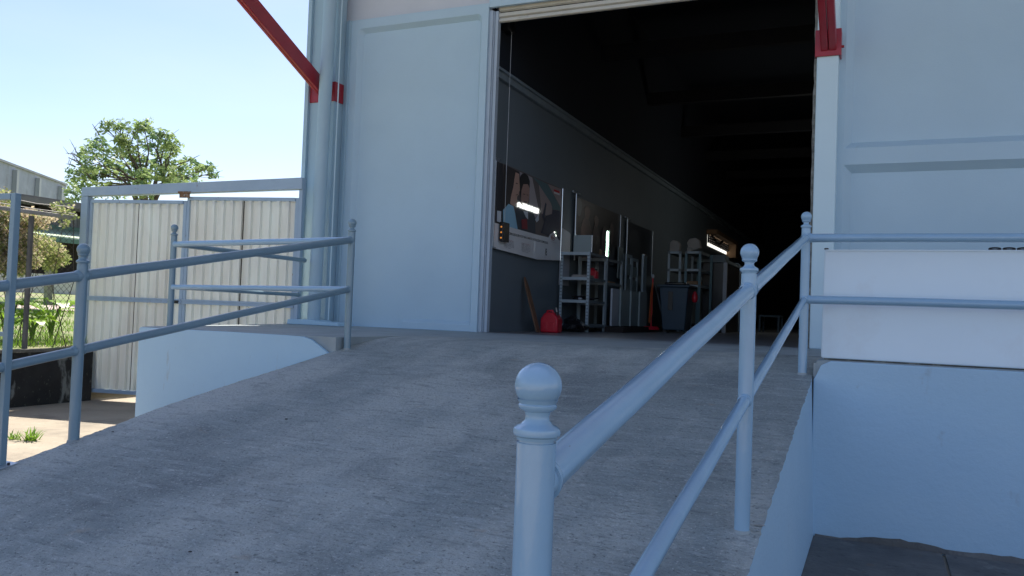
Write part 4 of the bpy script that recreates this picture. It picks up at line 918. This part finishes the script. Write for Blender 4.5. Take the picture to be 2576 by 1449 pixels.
# big-leaved plants
def lobed(V,Fc,c,dirv,L,W,droop):
    d=Vector(dirv).normalized(); s=d.cross(Vector((0,0,1))).normalized(); n=9
    mid=[]
    for k in range(n+1):
        u=k/n; mid.append(Vector(c)+d*L*u+Vector((0,0,-droop*L*u*u)))
    for k in range(n):
        u=(k+.5)/n; w_=W*math.sin(math.pi*min(1,u*.85+.12))
        for sg in (-1,1):
            i=len(V); tip=mid[k]+s*sg*w_+d*L*.10+Vector((0,0,-.12*w_+.1*w_))
            V+=[mid[k],mid[k]+s*sg*w_*.6+d*L*.01,tip,mid[k+1]+s*sg*w_*.5,mid[k+1]]; Fc.append((i,i+1,i+2,i+3,i+4))
def bigplant(px,py,nl,size,label,seed,x=-8.6):
    rn=random.Random(seed); c=at(px,py,'x',x); z0=tz(x,c.y); tt=thing('lobed_leaf_plant',(x,c.y,z0),label,'plant','big leaved plants by the fence')
    V=[];Fc=[]; st=MB()
    for k in range(nl):
        a=2*math.pi*k/nl+rn.uniform(-.4,.4); h=size*rn.uniform(.5,1.0); o=Vector((math.cos(a)*.14*size,math.sin(a)*.25*size,h)); p0=Vector((x,c.y,z0)); p1=p0+o
        st.tube([p0,p0+Vector((o.x*.3,o.y*.3,h*.6)),p1],[.014,.011,.008],6)
        V=[];Fc=[]; lobed(V,Fc,p1,(math.cos(a),math.sin(a),.35),size*rn.uniform(.6,.85),size*.34,.55); raw('leaf_blade',V,Fc,'bigleaf',tt)
    st.build('stalk','grass',tt,smooth=True)
bigplant(128,862,9,.60,'bright green lobed leaf plant right of the fence post',1)
bigplant(20,868,9,.55,'bright green lobed leaf plant at the far left by the wall',2)
bigplant(80,858,6,.40,'low lobed leaf plant just behind the fence post foot',3,-8.2)
# lawn
rn=random.Random(8); V=[];Fc=[]
for k in range(26000):
    x=-7.7-rn.random()**1.6*13; y=rn.uniform(-4,12)+(-x-7.7)*.55*rn.random()
    if -15.6+.1>x>-18.4: continue
    if math.sin(x*1.7+2)*math.sin(y*1.3+x*.6)>.25+.3*rn.random() and x<-8.6: continue
    h=rn.uniform(.04,.13)*(1.5 if x>-8.4 else 1); a=rn.uniform(0,6.28); z=tz(x,y); w_=.006+.010*(-x-7.7)/10; i=len(V); ox,oy=math.cos(a)*w_,math.sin(a)*w_; lx_,ly_=rn.gauss(0,.03),rn.gauss(0,.03)
    V+=[(x-ox,y-oy,z-.01),(x+ox,y+oy,z-.01),(x+lx_,y+ly_,z+h)]; Fc.append((i,i+1,i+2))
tag(raw('lawn_grass',V,Fc,'grass'),'bright green patchy grass beyond the fence','grass',kind='stuff')
# weed tuft in the yard
def tuft(px,py,n,h0,label):
    c=at(px,py,'z',ZG-.01); V=[];Fc=[]; rn=random.Random(int(px))
    for k in range(n):
        a=rn.uniform(0,6.28); L=h0*rn.uniform(.5,1.2); b0=c+Vector((rn.gauss(0,.03),rn.gauss(0,.03),0)); s=Vector((-math.sin(a),math.cos(a),0))*.007; d=Vector((math.cos(a)*rn.uniform(.3,1),math.sin(a)*rn.uniform(.3,1),rn.uniform(.5,1))).normalized()
        i=len(V); m1=b0+d*L*.6; V+=[b0-s,b0+s,m1+s*.8,m1-s*.8,b0+d*L+Vector((0,0,-.12*L))]; Fc+=[(i,i+1,i+2,i+3),(i+3,i+2,i+4)]
    org=Vector(c); V=[tuple(Vector(v)-org) for v in V]; o=raw('weed_tuft',V,Fc,'grass'); o.location=org; tag(o,label,'weed','weeds in the yard concrete')
tuft(76,1108,46,.16,'larger grass tuft growing from a crack in the sunlit yard'); tuft(36,1105,24,.10,'small grass tuft left of the larger one in the yard')
# ------------------------------------------------------------------ far buildings
# whitewashed garden wall
m=MB(); m.box(-28.2,-28,-6,24,tz(-28,10)-.3,1.08); solo(m,'garden_wall','wht','low whitewashed wall running behind the lawn','wall',(-28,10,.3))
m=MB(); a=at(120,762,'x',-19); m.box(-19.08,-18.92,a.y-.08,a.y+.08,tz(-19,a.y)-.1,at(120,680,'x',-19).z); solo(m,'concrete_post','postgreen','lichen covered concrete post standing in the lawn','post',(-19,a.y,tz(-19,a.y)),bevel=.01)
# tin shed
sx=-34
t=thing('tin_shed',(sx,20,.5),'long tin shed with wide dark roof behind the garden wall','shed')
m=MB(); m.prism([(sx,2,4.80),(sx,2,4.86),(sx-6,2,5.6),(sx-6,2,5.54)],(0,24,0)); rf=m.build('roof','tin',t)
m=MB(); m.box(sx-.02,sx+.04,2,26,4.55,4.79); m.build('fascia','tin',rf)
m=MB(); m.box(sx-1.6,sx-1.5,2,26,3.3,5.0)
for k in range(120): m.box(sx-1.5,sx-1.47,2+k*.2,2.1+k*.2,3.3,4.95)
m.build('cladding','tinw',t)
m=MB(); m.box(sx-1.62,sx-1.45,2,26,4.25,4.56); m.build('shadow_beam','dark',t)  # dark strip painted in as the shade under the roof edge
for y in (17.5,20.6,23.2): m=MB(); m.box(sx-1.45,sx-1.2,y,y+.5,2.5,4.6); m.build('post','dark',t)
m=MB(); m.prism([(sx-1.4,15,3.50),(sx-1.4,15,3.56),(sx+1.0,15,3.02),(sx+1.0,15,2.96)],(0,11,0)); m.build('awning','green',t)
m=MB(); m.box(sx-1.44,sx-1.30,15,26,3.50,3.74); m.build('flashing','greend',t)
m=MB(); m.box(sx+.96,sx+1.04,15,26,2.74,2.955); m.build('gutter','greend',t)
m=MB(); m.box(sx-.8,sx-.6,2,26,.3,2.9); m.build('dark_back','dark',t)  # dark sheet painted as the shade in the opening below the awning
# concrete factory block
ax=Vector((-.527,.85,0)); nrm=Vector((.85,.527,0))
dv=pray(165,500); h=math.hypot(dv.x,dv.y); Pc=CAM+dv*(72/h); Pc.z=0
L_=55; A=Pc-ax*L_
ztop=(CAM+pray(165,467)*(72/math.hypot(pray(165,467).x,pray(165,467).y))).z
t=thing('factory_block',(Pc.x,Pc.y,.5),'weathered grey factory wall with pilasters above the shed','building')
m=MB(); m.prism([A,Pc,Pc-nrm*8,A-nrm*8],(0,0,ztop)); m.build('wall','farconc',t)
m=MB(); 
m.prism([A+nrm*.12+Vector((0,0,ztop)),Pc+nrm*.12+Vector((0,0,ztop)),Pc-nrm*8+Vector((0,0,ztop)),A-nrm*8+Vector((0,0,ztop))],(0,0,.14)); m.build('roof_edge','tinw',t)
for px in (148,90,32,-60,-200):
    dv=pray(px,470); # intersect with wall plane
    k=(Pc-CAM).dot(nrm)/dv.dot(nrm); q=CAM+dv*k; q.z=0
    m=MB(); m.prism([q-ax*.15+nrm*.02,q+ax*.15+nrm*.02,q+ax*.15+nrm*.3,q-ax*.15+nrm*.3],(0,0,ztop-.25)); m.build('pilaster','farpil',t)
# strip the helper property
for o in bpy.data.objects:
    if '_o' in o.keys(): del o['_o']
